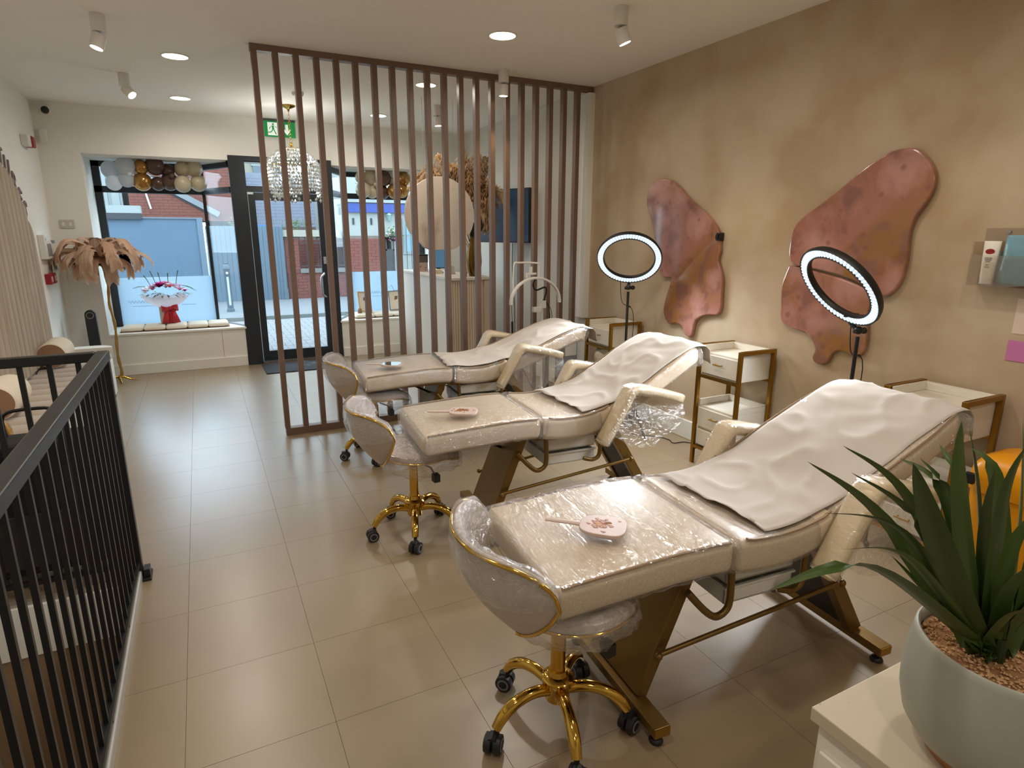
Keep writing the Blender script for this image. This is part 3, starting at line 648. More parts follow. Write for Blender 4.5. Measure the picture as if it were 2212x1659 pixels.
# ------------------------------------------------------------------ drawer trolleys along the right wall
def trolley(y0, label, full=True):
    X0, X1, WY, H = 3.0, 3.30, .38, .862
    t = T('drawer_trolley', label, 'trolley', ((X0+X1)/2, y0+WY/2, 0), 0, 'white and brass drawer trolleys')
    hx, hy, b = (X1-X0)/2, WY/2, .012
    for s in (-1, 1):
        f = MB()
        for e in (-1, 1): f.bb((e*hx-b, s*(hy-b)-b, 0), (e*hx+b, s*(hy-b)+b, H))
        f.bb((-hx+b, s*(hy-b)-b, H-2*b), (hx-b, s*(hy-b)+b, H)).bb((-hx+b, s*(hy-b)-b, .10), (hx-b, s*(hy-b)+b, .10+2*b))
        f.build('side_frame', m_brass, t, bevel=.0015)
    rl = MB()
    for z in (.635, .12):
        for e in (-1, 1): rl.bb((e*hx-b, -hy+2*b, z), (e*hx+b, hy-2*b, z+.02))
    rl.build('cross_rail', m_brass, t)
    for k, (z0, z1) in enumerate(((.655, .812), (.27, .43))):
        c = MB().bb((-hx+.014, -hy+.026, z0), (hx-.004, hy-.026, z1)).bb((hx-.016, -hy+.026, z1), (hx-.004, hy-.026, z1+.045)).bb((-hx+.014, hy-.038, z1), (hx-.016, hy-.026, z1+.045)).bb((-hx+.014, -hy+.026, z1), (hx-.016, -hy+.038, z1+.045))
        c.build('drawer_box', m_cab, t, bevel=.002)
        d = MB().bb((-hx+.002, -hy+.034, z0+.012), (-hx+.014, hy-.034, z1-.012)).build('drawer', m_cab, t, bevel=.003)
        zc = (z0+z1)/2+.012
        MB().tube([(-hx-.018, -.036, zc), (-hx-.018, .036, zc)], .005, 8).cyl((-hx, -.028, zc), (-hx-.018, -.028, zc), .004, n=8).cyl((-hx, .028, zc), (-hx-.018, .028, zc), .004, n=8).build('handle', m_brass, d)
    c = MB().bb((-hx+.014, -hy+.026, .14), (hx-.004, hy-.026, .268)).build('drawer_box', m_cab, t, bevel=.002)
    d = MB().bb((-hx+.002, -hy+.034, .15), (-hx+.014, hy-.034, .262)).build('drawer', m_cab, t, bevel=.003)
    MB().tube([(-hx-.018, -.036, .215), (-hx-.018, .036, .215)], .005, 8).cyl((-hx, -.028, .215), (-hx-.018, -.028, .215), .004, n=8).cyl((-hx, .028, .215), (-hx-.018, .028, .215), .004, n=8).build('handle', m_brass, d)
    return t
trolley(1.395, 'white and brass drawer trolley behind the head of the nearest bed')
trolley(2.69, 'white and brass drawer trolley between the two butterfly wing panels, whole upper drawer in view')
trolley(4.08, 'white and brass drawer trolley at the far end by the slats')
bag = MB()
rows = [[(3.11+r*cos(a)*.12, 4.27+r*sin(a)*.13, z+.01*nz(cos(a)*3, sin(a)*3, z*9)) for a in [2*pi*k/24 for k in range(24)]] for r, z in ((.1, .435), (.75, .44), (1.0, .50), (.98, .57), (.8, .615), (.4, .625), (.05, .628))]
bag.grid(rows, cv=True); tag(bag.build('cushion', m_cream, smooth=180), 'soft cream pouch on the lower shelf of the trolley by the slats', 'cushion')

# ------------------------------------------------------------------ ring lights
def ring_light(pos, nrm, base, R, label, legs, groupn, AT=0):
    t = T('ring_light', label, 'ring light', (base[0], base[1], 0), 0, groupn)
    c = Vector(pos)-Vector((base[0], base[1], 0)); n = Vector(nrm).normalized()
    a = n.cross(Vector((0, 0, 1))).normalized(); b = a.cross(n)
    def P(r, th, h): return c+(a*cos(th)+b*sin(th))*r+n*h
    NN = 72; th = [2*pi*k/NN for k in range(NN)]
    prof = ((R-.052, .0), (R-.052, .012), (R-.046, .012), (R-.046, .002), (R-.004, .002), (R-.004, .012), (R+.002, .012), (R+.004, -.004), (R-.006, -.026), (R-.044, -.026), (R-.054, -.008))
    MB().grid([[P(r, q, h) for q in th] for r, h in prof]+[[P(prof[0][0], q, prof[0][1]) for q in th]], cv=True).build('housing', m_blackp, t, smooth=40)
    MB().grid([[P(r, q, h) for q in th] for r, h in ((R-.046, .004), (R-.040, .010), (R-.010, .010), (R-.004, .004))], cv=True).build('diffuser', m_diff, t, smooth=60)
    led = MB(); nl = 66
    for k in range(nl):
        q = 2*pi*k/nl; w = .0045
        tq = (-a*sin(q)+b*cos(q))
        for r0, r1 in ((R-.041, R-.009),):
            A0, A1 = P(r0, q, .0125), P(r1, q, .0125)
            led.add([A0-tq*w*.8, A0+tq*w*.8, A1+tq*w*1.15, A1-tq*w*1.15, A0-tq*w*.8-n*.003, A0+tq*w*.8-n*.003, A1+tq*w*1.15-n*.003, A1-tq*w*1.15-n*.003], [(0, 1, 2, 3), (4, 5, 1, 0), (5, 6, 2, 1), (6, 7, 3, 2), (7, 4, 0, 3)])
    o = led.build('led_segments', m_led, t); o['kind'] = 'stuff'
    bt = P(R-.01, -pi/2+AT, -.02); pt = Vector((bt.x, bt.y, bt.z-.07))
    top = Vector((base[2], base[3], pt.z-.03)) if len(base) > 2 else Vector((0, 0, pt.z-.03))
    MB().tube([bt, bt+Vector((0, 0, -.03)), top+Vector((0, 0, .03))], .012, 10).ball(top+Vector((.0, 0, .035)), .022, 12, 8).cyl(top+Vector((-.03, 0, .03)), top+Vector((.04, 0, .03)), .012, n=10).ball(top+Vector((.045, 0, .03)), .018, 10, 6).build('tilt_bracket', m_blackp, t, smooth=50)
    MB().bb((bt.x-.05, bt.y-.012, bt.z+.0), (bt.x+.05, bt.y+.012, bt.z+.018)).build('phone_clamp', m_blackp, t, bevel=.004)
    MB().cyl((0, 0, .42), top, .0105, n=10).cyl((0, 0, .10), (top.x*.3, top.y*.3, .62), .0145, n=10).cyl((top.x*.45, top.y*.45, .60), (top.x*.5, top.y*.5, .66), .02, n=10).build('pole', m_black, t, smooth=40)
    MB().cyl((0, 0, .40), (0, 0, .45), .024, n=12).cyl((0, 0, .09), (0, 0, .13), .02, n=12).build('collar', m_blackp, t, smooth=40)
    for ang in legs:
        q = radians(ang); e = Vector((cos(q), sin(q), 0))
        l = MB().tube([e*.02+Vector((0, 0, .42)), e*.33+Vector((0, 0, .012))], .009, 8).tube([e*.015+Vector((0, 0, .11)), e*.19+Vector((0, 0, .20))], .006, 8).build('leg', m_black, t)
        MB().ball(e*.33+Vector((0, 0, .014)), .014, 10, 6).build('rubber_foot', m_blackp, l, smooth=60)
    cb = [P(R-.01, -pi/2+.3, -.03), P(R-.01, -pi/2+.3, -.03)+Vector((.02, -.01, -.2)), top*.6+Vector((.05, -.02, .25)), Vector((.03, -.01, .25)), Vector((.06, -.08, .012))]
    MB().tube(catmull(cb, 6), .0028, 6).cyl(catmull(cb, 6)[9], catmull(cb, 6)[10], .006, n=8).build('cable', m_blackp, t, smooth=60)
    light('ring_light_glow', 'AREA', P(0, 0, .05), 18, (.86, .93, 1.0), t, n, shape='DISK', size=2*R, spread=radians(150))
    return t
ring_light((2.949, 3.828, 1.408), (-.498, -.591, -.635), (3.045, 3.945), .245, 'lit ring light on black tripod between middle and far beds', (266, 168, 95), 'lit ring lights on black stands')
ring_light((2.938, 2.051, 1.327), (-.77, .205, -.604), (3.10, 2.02), .245, 'lit ring light tilted sideways behind the nearest bed', (92, 170, 245), 'lit ring lights on black stands', .28)
cbl = catmull([(2.98, 3.72, .012), (3.13, 3.60, .004), (3.17, 3.50, .004), (3.15, 3.42, .004), (3.24, 3.40, .004), (3.30, 3.32, .004), (3.32, 3.22, .02)], 8)
tag(MB().tube(cbl, .0035, 6).build('power_cable', m_blackp, smooth=60), 'thin black cable trailing on the floor below the skirting beside the middle bed', 'cable')

# ------------------------------------------------------------------ wall art
def art(outline, X, th, name, parent=None):
    C = catmull([(0, y, z) for y, z in outline]+[(0, *outline[0])], 4)[:-1]
    cy = sum(p.y for p in C)/len(C); cz = sum(p.z for p in C)/len(C)
    mb = MB().prism([(p.y-cy, p.z-cz) for p in C], lambda a, b, t: (t, a, b), 0, -th)
    return mb, (X, cy, cz)
mb, l = art(ART_A, XR-.004, .03, 'panel'); o = mb.build('wall_art', m_resin, bevel=.010, seg=3, loc=l)
tag(o, 'pink marbled resin wing panel on the taupe wall, left of the two wings', 'wall art')
t = T('wall_art', 'larger pink resin wing in two overlapping pieces, behind the tilted ring light', 'wall art', (XR, 2.3, 1.4))
for A, th, x in ((ART_B, .034, XR-.004), (ART_C, .024, XR-.004)):
    mb, l = art(A, x, th, ''); o = mb.build('wing_panel', m_resin, t, bevel=.010, seg=3, loc=Vector(l)-Vector((XR, 2.3, 1.4)))
tag(MB().bb((XR-.045, 3.255, 1.545), (XR, 3.29, 1.60)).bb((XR-.06, 3.262, 1.555), (XR-.045, 3.283, 1.59)).build('wall_bracket', m_blackp, bevel=.004), 'small black bracket fixed at the right edge of the left pink wing', 'bracket')

# ------------------------------------------------------------------ acrylic holder, tube, pack, notices on the right
t = T('acrylic_holder', 'clear acrylic holder mounted on the taupe wall at the right edge', 'holder', (XR, 1.40, 1.36))
hb = MB().bb((-.006, -.30, .0), (-.002, .215, .262)).bb((-.10, -.30, .0), (-.002, .215, .004)).bb((-.10, -.30, 0), (-.096, .215, .14)).bb((-.10, .211, 0), (-.002, .215, .2)).bb((-.10, .10, 0), (-.002, .103, .16))
hb.build('tray', m_acrylic, t)
MB().cyl((-.002, .12, .245), (-.009, .12, .245), .008, n=12).build('screw', m_greyp, t)
t = T('cream_tube', 'white cream tube with a red oval logo in the wall holder', 'tube', (XR-.052, 1.555, 1.366))
P = [[(rx*cos(a), ry*sin(a), z) for a in [2*pi*k/20 for k in range(20)]] for rx, ry, z in ((.019, .030, .028), (.019, .030, .04), (.016, .033, .12), (.006, .036, .19), (.002, .036, .197))]
MB().grid(P, cv=True).build('tube_body', M('white_tube', (238,232,222), .35, var=0), t, smooth=60)
MB().lathe([(.018, 0), (.022, .002), (.022, .028)], 18, sy=1.3, sx=.85).build('cap', m_whitep, t, smooth=50)
e = [(.019*cos(2*pi*k/24), .012*sin(2*pi*k/24)) for k in range(24)]
MB().prism(e, lambda a, b, h: (-.0125-h, a, .150+b), 0, .001).build('red_oval', m_red, t)
lt = MB()
for k, (w, z) in enumerate(((.03, .120), (.026, .112), (.018, .104), (.012, .088), (.02, .078))): lt.bb((-.0185-.001, -w/2, z), (-.0165, w/2, z+.003))
lt.build('print_lines', m_greyp, t)
pk = MB()
rows = [[(XR-.055+.035*d*cos(a)*(1 if 1 else 0), 1.385+.115*d*max(-1, min(1, 1.25*sin(a)))+.004*nz(a*2, z*20), z) for a in [2*pi*k/28 for k in range(28)]] for d, z in ((.85, 1.370), (1.0, 1.38), (1.02, 1.44), (.97, 1.50), (.98, 1.56), (.95, 1.585), (.9, 1.590))]
pk.grid(rows, cv=True); pk.f.append(tuple(range(28))); pk.f.append(tuple(6*28+k for k in range(28)))
tag(pk.build('glove_pack', M('blue_plastic_pack', (120,164,180), .25, var=.25, vs=9, bump=.4, bs=18), smooth=60), 'crinkled pale blue pack in the clear wall holder', 'pack')
t = T('wall_notice', 'white paper notice with a dark block below the acrylic holder', 'notice', (XR, 1.36, 1.23))
MB().bb((-.0025, -.14, -.083), (-.0005, .075, .077)).build('sheet', M('notice_paper', (226,206,190), .8, var=0), t)
MB().bb((-.0032, -.10, .032), (-.0026, .045, .055)).build('printed_block', M('notice_ink', (24,26,44), .6), t)
MB().prism([(-.03+.07*cos(2*pi*k/20), -.005+.008*sin(2*pi*k/20)) for k in range(20)], lambda a, b, h: (-.0026-h, a, b), 0, .0006).build('printed_oval', M('notice_mauve', (120,80,84), .6), t)
tag(MB().bb((XR-.004, 1.19, 1.02), (XR-.001, 1.44, 1.115)).build('pink_sheet', M('translucent_pink', (206,120,176), .3, var=.02, spec=.6)), 'translucent pink plastic sheet hanging low at the right edge', 'sheet')

# ------------------------------------------------------------------ yellow bin
t = T('waste_bin', 'yellow lidded clinical waste bin with black catches behind the plant', 'bin', (3.10, 1.175, 0))
m_yel = M('yellow_plastic', (236,158,8), .35, var=.03)
def rr(w, d, r, n=5):
    P = []
    for cx, cy, a0 in ((w-r, d-r, 0), (-(w-r), d-r, pi/2), (-(w-r), -(d-r), pi), (w-r, -(d-r), 1.5*pi)):
        P += [(cx+r*cos(a0+pi/2*k/n), cy+r*sin(a0+pi/2*k/n)) for k in range(n+1)]
    return P
body = [[(x, y, z) for x, y in rr(w, d, .05)] for w, d, z in ((.12, .12, 0), (.135, .135, .05), (.15, .15, .50))]
mb = MB().grid(body, cv=True); mb.f.append(tuple(range(24))); mb.build('bin_body', m_yel, t, smooth=40)
lid = [[(x, y, z) for x, y in rr(w, d, min(w, d)*.4)] for w, d, z in ((.158, .158, .495), (.162, .162, .55), (.155, .155, .60), (.13, .13, .645), (.08, .08, .668), (.01, .01, .672))]
MB().grid(lid, cv=True).build('bin_lid', m_yel, t, smooth=60)
for y in (-.10, .02, .13): MB().bb((-.182, y-.018, .525), (-.16, y+.018, .575)).build('catch', m_blackp, t, bevel=.004)

# ------------------------------------------------------------------ white cabinet and potted plant in the foreground
t = T('white_cabinet', 'white speckled cabinet in the foreground carrying the potted plant', 'cabinet', (1.40, .20, 0))
m_spk = M('speckled_white_top', (200,186,160), .5, var=.04, vs=40, c2=(160,140,118), thr=(.69,.74))
MB().bb((-.485, -.40, .722), (.60, .384, .75)).build('top', m_spk, t, bevel=.002)
MB().bb((-.474, -.40, 0), (.60, .372, .7205)).build('carcass', m_cab, t, bevel=.002)
MB().bb((-.482, -.39, .02), (-.4745, .36, .67)).build('door', m_cab, t, bevel=.002)
PX, PY, PZ = 1.077, .378, .75
t = T('potted_plant', 'green spiky leaved plant in a pale round pot on the white cabinet', 'plant', (PX, PY, PZ))
m_pot = M('pale_stone_glaze', (164,164,150), .45, var=.03)
MB().lathe([(.086, 0), (.090, .004), (.094, .022), (.080, .03)], 48).build('wooden_foot', M('oak_foot', (160,108,66), .5, var=.15, vs=8, st=(1, 1, 12)), t, smooth=40)
MB().lathe([(.090, .0225), (.110, .032), (.128, .060), (.136, .095), (.138, .13), (.135, .17), (.130, .205), (.1285, .214), (.125, .217), (.1215, .214), (.121, .20), (.123, .16), (.11, .15)], 56, cap=False).build('pot', m_pot, t, smooth=60)
MB().lathe([(.0, .197), (.119, .195), (.1195, .17), (.1, .15)], 32, cap=False).build('soil', M('gravel_bed', (150,108,70), .9), t)
g = MB(); r_ = random.Random(3)
for k in range(1400):
    a = r_.uniform(0, 6.283); d = .117*sqrt(r_.random()); s = r_.uniform(.0018, .0036); c = Vector((d*cos(a), d*sin(a), .1975+r_.uniform(0, .003)))
    V = [c+Vector((x*s*r_.uniform(.6, 1.2), y*s*r_.uniform(.6, 1.2), z*s*.8)) for x, y, z in ((1, 0, 0), (-1, 0, 0), (0, 1, 0), (0, -1, 0), (0, 0, 1), (0, 0, -1))]
    g.add(V, [(0, 2, 4), (2, 1, 4), (1, 3, 4), (3, 0, 4), (2, 0, 5), (1, 2, 5), (3, 1, 5), (0, 3, 5)])
o = g.build('gravel', M('gravel_grains', (196,156,112), .85, var=.3, vs=60), t); o['kind'] = 'stuff'
m_leaf = M('dark_green_leaf', (66,86,34), .42, var=.25, vs=6, st=(1, 1, 1), rnd_tint=.3)
m_leaf2 = M('dark_green_stem', (34,46,16), .6)
stems = ((-.03, .005), (.035, -.005), (.0, .04))
for sx, sy in stems: MB().cyl((sx, sy, .19), (sx*1.02, sy*1.02, .235), .011, .008, n=10).build('stem', m_leaf2, t)
for k, (b, m_, tp, w) in enumerate(LEAVES):
    o0 = Vector((PX, PY, PZ)); b, m_, tp = Vector(b)-o0, Vector(m_)-o0, Vector(tp)-o0
    s_ = min(stems, key=lambda s: (b.x-s[0])**2+(b.y-s[1])**2)
    root = Vector((s_[0], s_[1], .215)); b = b.lerp(root+Vector((0, 0, .03)), .25)
    P = catmull([root, b, m_, tp], 7); n = len(P); rows = []
    for i, p in enumerate(P):
        u = i/(n-1); tn = (P[min(i+1, n-1)]-P[max(i-1, 0)]).normalized()
        view = (Vector((0, 0, 1.594))-o0-p).normalized(); sd = tn.cross(Vector((0, 0, 1)) if abs(tn.z) < .75 else Vector((sin(k*2.1), cos(k*2.1), .3))); sd = (sd.normalized()+.8*tn.cross(Vector((.55, .83, 0))).normalized()*(1 if sd.dot(tn.cross(Vector((.55, .83, 0)))) > 0 else -1)).normalized()
        up = sd.cross(tn).normalized()
        ww = w*.40*(min(1, .35+u*2.6) if u < .3 else 1)*(1-max(0, (u-.42)/.58)**1.5)
        fold = .22
        rows.append([p+sd*(-ww)+up*ww*fold, p+sd*(-ww*.5)+up*ww*fold*.4, p-up*ww*.05, p+sd*(ww*.5)+up*ww*fold*.4, p+sd*ww+up*ww*fold])
    MB().grid(rows).build('leaf', m_leaf, t, smooth=180)

# ------------------------------------------------------------------ arched lash lamp by the slats
t = T('arch_lamp', 'white half moon arch lamp on a stand between the far bed and the slats', 'lamp', (2.74, 4.80, 0))
MB().lathe([(.15, 0), (.15, .012), (.13, .02), (.02, .026)], 32).build('base', m_whitep, t, smooth=40)
MB().cyl((0, 0, .02), (0, 0, .98), .011, n=12).build('pole', m_whitep, t, smooth=40)
MB().bb((-.022, -.02, .93), (.03, .02, 1.0)).bb((-.10, -.03, .90), (-.02, .012, .945)).cyl((-.075, -.031, .922), (-.075, -.034, .922), .012, n=12).build('clamp', m_whitep, t, bevel=.005)
MB().tube(catmull([(0, 0, .97), (.03, -.01, 1.06), (.01, -.03, 1.12), (-.09, -.04, 1.10), (-.13, -.06, 1.15), (-.12, -.08, 1.20)], 6), .008, 8).build('gooseneck', m_blackp, t, smooth=60)
def arcp(a, h, w):
    return Vector((-.12+.245*cos(a), -.09+w, 1.00+.205*sin(a)+h*sin(a)))
rows = []
for k in range(37):
    a = radians(-2+184*k/36); c = Vector((cos(a), 0, sin(a)))
    o = Vector((-.12+.245*cos(a), -.09, .995+.215*sin(a)))
    rows.append([o+c*x+Vector((0, y, 0)) for x, y in ((.008, -.019), (.011, -.014), (.011, .014), (.008, .019), (-.006, .019), (-.008, .014), (-.008, -.014), (-.006, -.019))])
mb = MB().grid(rows, cv=True); mb.f += [tuple(range(8)), tuple(36*8+k for k in range(8))]; mb.build('arch', m_whitep, t, smooth=40)
MB().tube(catmull([(-.33, -.07, 1.06), (-.335, -.07, 1.20), (-.325, -.07, 1.33), (-.28, -.07, 1.345), (-.10, -.07, 1.338), (-.075, -.07, 1.31), (-.08, -.075, 1.22)], 5), .008, 8).bb((-.20, -.08, 1.24), (-.11, -.06, 1.256)).bb((-.215, -.085, 1.215), (-.20, -.055, 1.256)).bb((-.175, -.08, 1.256), (-.15, -.06, 1.31)).build('phone_bracket', m_whitep, t, smooth=50)
MB().tube(catmull([(-.36, -.09, 1.02), (-.355, -.09, .90), (-.35, -.09, .78), (-.345, -.085, .60), (-.2, -.05, .35), (-.05, -.02, .1)], 5), .0025, 6).cyl((-.352, -.09, .84), (-.35, -.09, .74), .010, n=8).build('switch_cable', m_blackp, t, smooth=60)
MB().tube(catmull([(.02, .0, 1.02), (.06, -.02, .92), (.07, -.02, .80), (.05, -.01, .5), (.02, 0, .1)], 5), .004, 6).tube(catmull([(.03, .0, 1.0), (.085, -.02, .9), (.09, -.02, .7), (.06, -.01, .4), (.02, 0, .1)], 5), .003, 6).build('cable', m_blackp, t, smooth=60)
# steriliser / wax unit behind far bed head
t = T('instrument_unit', 'grey instrument unit with a red dot standing between far bed head and trolley', 'appliance', (2.90, 4.62, 0))
MB().bb((-.07, -.07, 0), (.07, .07, .72)).build('cabinet', m_greyp, t, bevel=.006)
MB().bb((-.072, -.06, .60), (-.07, .06, .70)).build('display', m_blackp, t)
MB().bb((-.06, -.0725, .52), (.06, -.07, .70)).build('front_panel', m_whitep, t)
MB().cyl((.02, -.0725, .655), (.02, -.076, .655), .013, n=12).build('knob', m_red, t)

# ------------------------------------------------------------------ reception desk and what stands on it
t = T('reception_desk', 'pale reception desk with fluted front behind the slat partition', 'desk', (2.58, 6.85, 0))
m_desk = M('desk_lacquer', (222,216,204), .5, var=.01); m_flute = M('fluted_beige_panel', (216,200,180), .55, var=.04)
MB().bb((-.235, -.75, 0), (.235, .95, 1.10)).build('carcass', m_desk, t)
MB().bb((-.245, -.775, 1.10), (.245, .96, 1.13)).build('counter_top', m_desk, t, bevel=.003)
fp = None
for k in range(14):
    if fp is None: fp = MB().tube([(0, 0, .02), (0, 0, 1.095)], .0135, 10).build('flute', m_flute, t, smooth=60)
    o = fp if k == 0 else share(fp, t); o.location = (-.215+.027*k, -.752, 0)
tag(MB().bb((2.742, 6.08, 0), (2.80, 6.105, 1.095)).build('fluted_end_panel', m_flute, bevel=.002), 'narrow plain beige panel at the right end of the fluted desk front', 'panel')
# gold vase with pampas
VX, VY, VZ = 2.70, 6.26, 1.13
t = T('gold_vase', 'tall gold vase standing on the reception desk holding dried grasses', 'vase', (VX, VY, VZ))
MB().lathe([(.045, 0), (.06, .003), (.075, .06), (.085, .16), (.078, .26), (.055, .36), (.045, .42), (.052, .45), (.049, .45), (.042, .42), (.05, .36)], 28, cap=False).lathe([(0, .004), (.05, .004)], 28, cap=False).build('vase_body', M('antique_gold', (120,90,40), .3, .9, var=.2, vs=12), t, smooth=60)
t = T('pampas_arrangement', 'dried pampas grass arrangement rising from the gold vase behind the slats', 'dried flowers', (VX, VY, VZ+.40))
m_pam = VEIL('pampas_plume', (222,196,160), .4); m_pam2 = VEIL('dried_brown', (186,150,108), .4); m_stem = M('dried_stem', (140,112,66), .8); m_dk = M('dark_dried_leaf', (38,36,28), .7)
def plume(P, w, m, seed, parent, n=240, droop=.6):
    r_ = random.Random(seed); C = catmull(P, 10); mb = MB(); m0 = len(C)
    L = int(m0*.38)
    for k in range(n):
        u = r_.random(); i = L+int(u*(m0-1-L)); p = C[min(i, m0-1)]; tn = (C[min(i+1, m0-1)]-C[i-1]).normalized()
        wd = w*(.25+.75*sin(pi*min(1, .12+u*.88)))*r_.uniform(.6, 1.1)
        d = Vector((r_.gauss(0, 1), r_.gauss(0, 1), r_.gauss(0, 1))); d = (d-tn*d.dot(tn)).normalized()
        e = p+d*wd*.55+tn*wd*.8; e2 = e+d*wd*.35+tn*wd*.25-Vector((0, 0, droop*wd))
        s = tn.cross(d)*.0045
        mb.add([p-s, p+s, e+s*1.6, e-s*1.6, e2], [(0, 1, 2, 3), (3, 2, 4)])
    o = mb.build('plume', m, parent); MB().tube(C[:m0-2], .003, 5).build('stem', m_stem, o)
    return o
c0 = (0, 0, -.2)
for k, (tip, mid, w, m) in enumerate((((-.52, .0, .72), (-.22, .02, .55), .12, m_pam), ((-.38, .03, .84), (-.15, .02, .55), .13, m_pam), ((-.24, .02, .74), (-.08, 0, .45), .13, m_pam2), ((-.10, .05, .90), (-.04, 0, .5), .13, m_pam), ((-.44, .0, .58), (-.2, 0, .5), .12, m_pam2),
        ((.06, .02, .88), (.02, 0, .5), .13, m_pam), ((.15, .0, .84), (.06, 0, .5), .12, m_pam), ((.16, -.08, .20), (.13, -.05, .42), .11, m_pam2), ((.17, -.08, -.02), (.16, -.06, .30), .11, m_pam2), ((.36, -.05, .42), (.18, 0, .46), .11, m_pam), ((-.06, -.02, .68), (-.02, 0, .4), .12, m_pam2),
        ((-.74, -.1, .50), (-.40, -.05, .60), .11, m_pam), ((-.62, -.1, .62), (-.32, -.02, .58), .12, m_pam), ((.14, -.06, .44), (.10, -.03, .42), .11, m_pam2), ((.11, -.05, .08), (.12, -.05, .30), .11, m_pam), ((.05, -.02, .66), (.03, 0, .40), .12, m_pam2), ((.17, -.06, .62), (.09, 0, .44), .10, m_pam))):
    plume([c0, (mid[0]*.35, 0, .05), mid, ((mid[0]+tip[0])/2+.0, (mid[1]+tip[1])/2, max(mid[2], (mid[2]+tip[2])/2)+.02), tip], w, m, k+50, t, 420)
for k in range(6):
    a = radians(20+k*11); p0 = Vector((.10, -.04, .20+k*.055)); d = Vector((cos(a*.35), 0, sin(a)*.35))
    s = Vector((0, 0, .018)); MB().grid([[p0, p0, p0], [p0+d*.06-s, p0+d*.06+Vector((0, .01, 0)), p0+d*.06+s], [p0+d*.14]*3]).build('leaf', m_pam2, t)
for k in range(3):
    p0 = Vector((-.05+.03*k, -.07, .02)); MB().grid([[p0+Vector((-.01, 0, .0)), p0+Vector((.01, 0, 0))], [p0+Vector((-.07+.04*k, -.02, .12)), p0+Vector((.03+.02*k, -.02, .11))], [p0+Vector((-.02+.05*k, 0, .24))]*2]).build('dark_leaf', m_dk, t)
# hanging marble disc
t = T('hanging_disc', 'large beige marble effect disc hanging over the reception desk', 'decoration', (2.24, 6.06, 1.775))
m_marb = M('beige_marble', (226,212,196), .35, var=.03, vs=2.5, c2=(190,168,148), thr=(.56,.68))
oc = []
for k in range(48):
    a = 2*pi*k/48; r = .372
    x, z = r*cos(a), r*sin(a)
    z = max(z, -.352)
    if z < -.2 and abs(x) > .1: z = max(z, -.352+max(0, abs(x)-.16)*1.15)
    oc.append((x, z))
MB().prism(oc, lambda a, b, y: (a, y, b), -.022, .022).build('disc', m_marb, t, bevel=.004)
for s in (-1, 1): MB().cyl((s*.16, 0, .33), (s*.16, 0, ZC-1.776), .0015, n=6).build('wire', m_greyp, t)
# small things on the desk
def cardbox(loc, d, m, label, rz=0, deco=False, lid=False, name='gift_box'):
    t = T(name, label, 'box', loc, rz)
    MB().bb((-d[0]/2, -d[1]/2, 0), (d[0]/2, d[1]/2, d[2])).build('box_body', m, t, bevel=.002)
    if lid: MB().bb((-d[0]/2-.003, -d[1]/2-.003, d[2]), (d[0]/2+.003, d[1]/2+.003, d[2]+.012)).build('lid', m_blackp, t)
    if deco:
        mb = MB(); r_ = random.Random(4)
        for k in range(9):
            x, z = r_.uniform(-.06, .06), r_.uniform(.02, .07); q = [(x+.014*cos(b)*r_.uniform(.4, 1), z+.012*sin(b)*r_.uniform(.4, 1)) for b in (0, 1.2, 2.4, 3.7, 5)]
            mb.prism(q, lambda a, b, h: (a, -d[1]/2-.0005-h, b), 0, .001)
        mb.build('leaf_print', m_gleaf, t)
    return t
cardbox((2.425, 7.30, 1.13), (.16, .10, .11), m_mirror, 'pale box with gold leaf print on the desk end nearest the window', 0, True)
cardbox((2.43, 7.30, 1.241), (.16, .09, .085), M('grey_card', (112,102,104), .7), 'grey box stacked on the leaf print box', 0, False, True)
t = T('monitor', 'computer monitor with a blue screen on the reception desk', 'monitor', (2.56, 7.02, 1.13), radians(10))
MB().bb((-.12, -.012, .05), (.12, .012, .29)).build('housing', m_blackp, t, bevel=.004)
MB().bb((-.113, -.0135, .06), (.075, -.012, .283)).build('screen', M('blue_screen', (88,132,170), .3, emit=.35), t)
MB().bb((-.02, -.01, .01), (.02, .01, .06)).lathe([(.06, 0), (.06, .008), (.02, .012)], 20).build('stand', m_greyp, t)
t = T('bud_vase', 'small bud vase of dried grass on the reception desk', 'vase', (2.47, 6.98, 1.13))
MB().lathe([(.02, 0), (.03, .02), (.03, .05), (.012, .09), (.014, .10)], 16, cap=False).build('vase_body', m_tan, t, smooth=60)
plume([(0, 0, .06), (0, 0, .12), (-.01, 0, .2), (.01, 0, .30)], .05, m_pam2, 31, t, 90)
for k in range(3):
    tag(MB().bb((2.47-.05, 6.78, 1.13+.016*k), (2.47+.05, 6.92, 1.145+.016*k)).build('notebook', m_cream, bevel=.002), ('beige notebook at the bottom of the small pile on the desk', 'beige notebook in the middle of the small pile on the desk', 'beige notebook on top of the small pile on the desk')[k], 'notebook')
t = T('tissue_holder', 'white folded paper holder on the reception desk below the monitor', 'holder', (2.56, 6.66, 1.13), .4)
MB().prism([(-.07, 0), (.07, 0), (.05, .09), (-.02, .10)], lambda a, b, y: (a, y, b), -.03, .03).build('card', m_whitep, t)
t = T('small_planter', 'small green plant in a tan pot at the desk corner', 'plant', (2.56, 6.22, 1.13))
MB().lathe([(.03, 0), (.038, .05), (.033, .05), (.03, .03)], 16, cap=False).build('pot', m_tan, t, smooth=60)
MB().ball((0, 0, .075), (.035, .03, .045), 10, 6).build('foliage', M('moss_green', (150,150,90), .9, var=.3, vs=40), t)

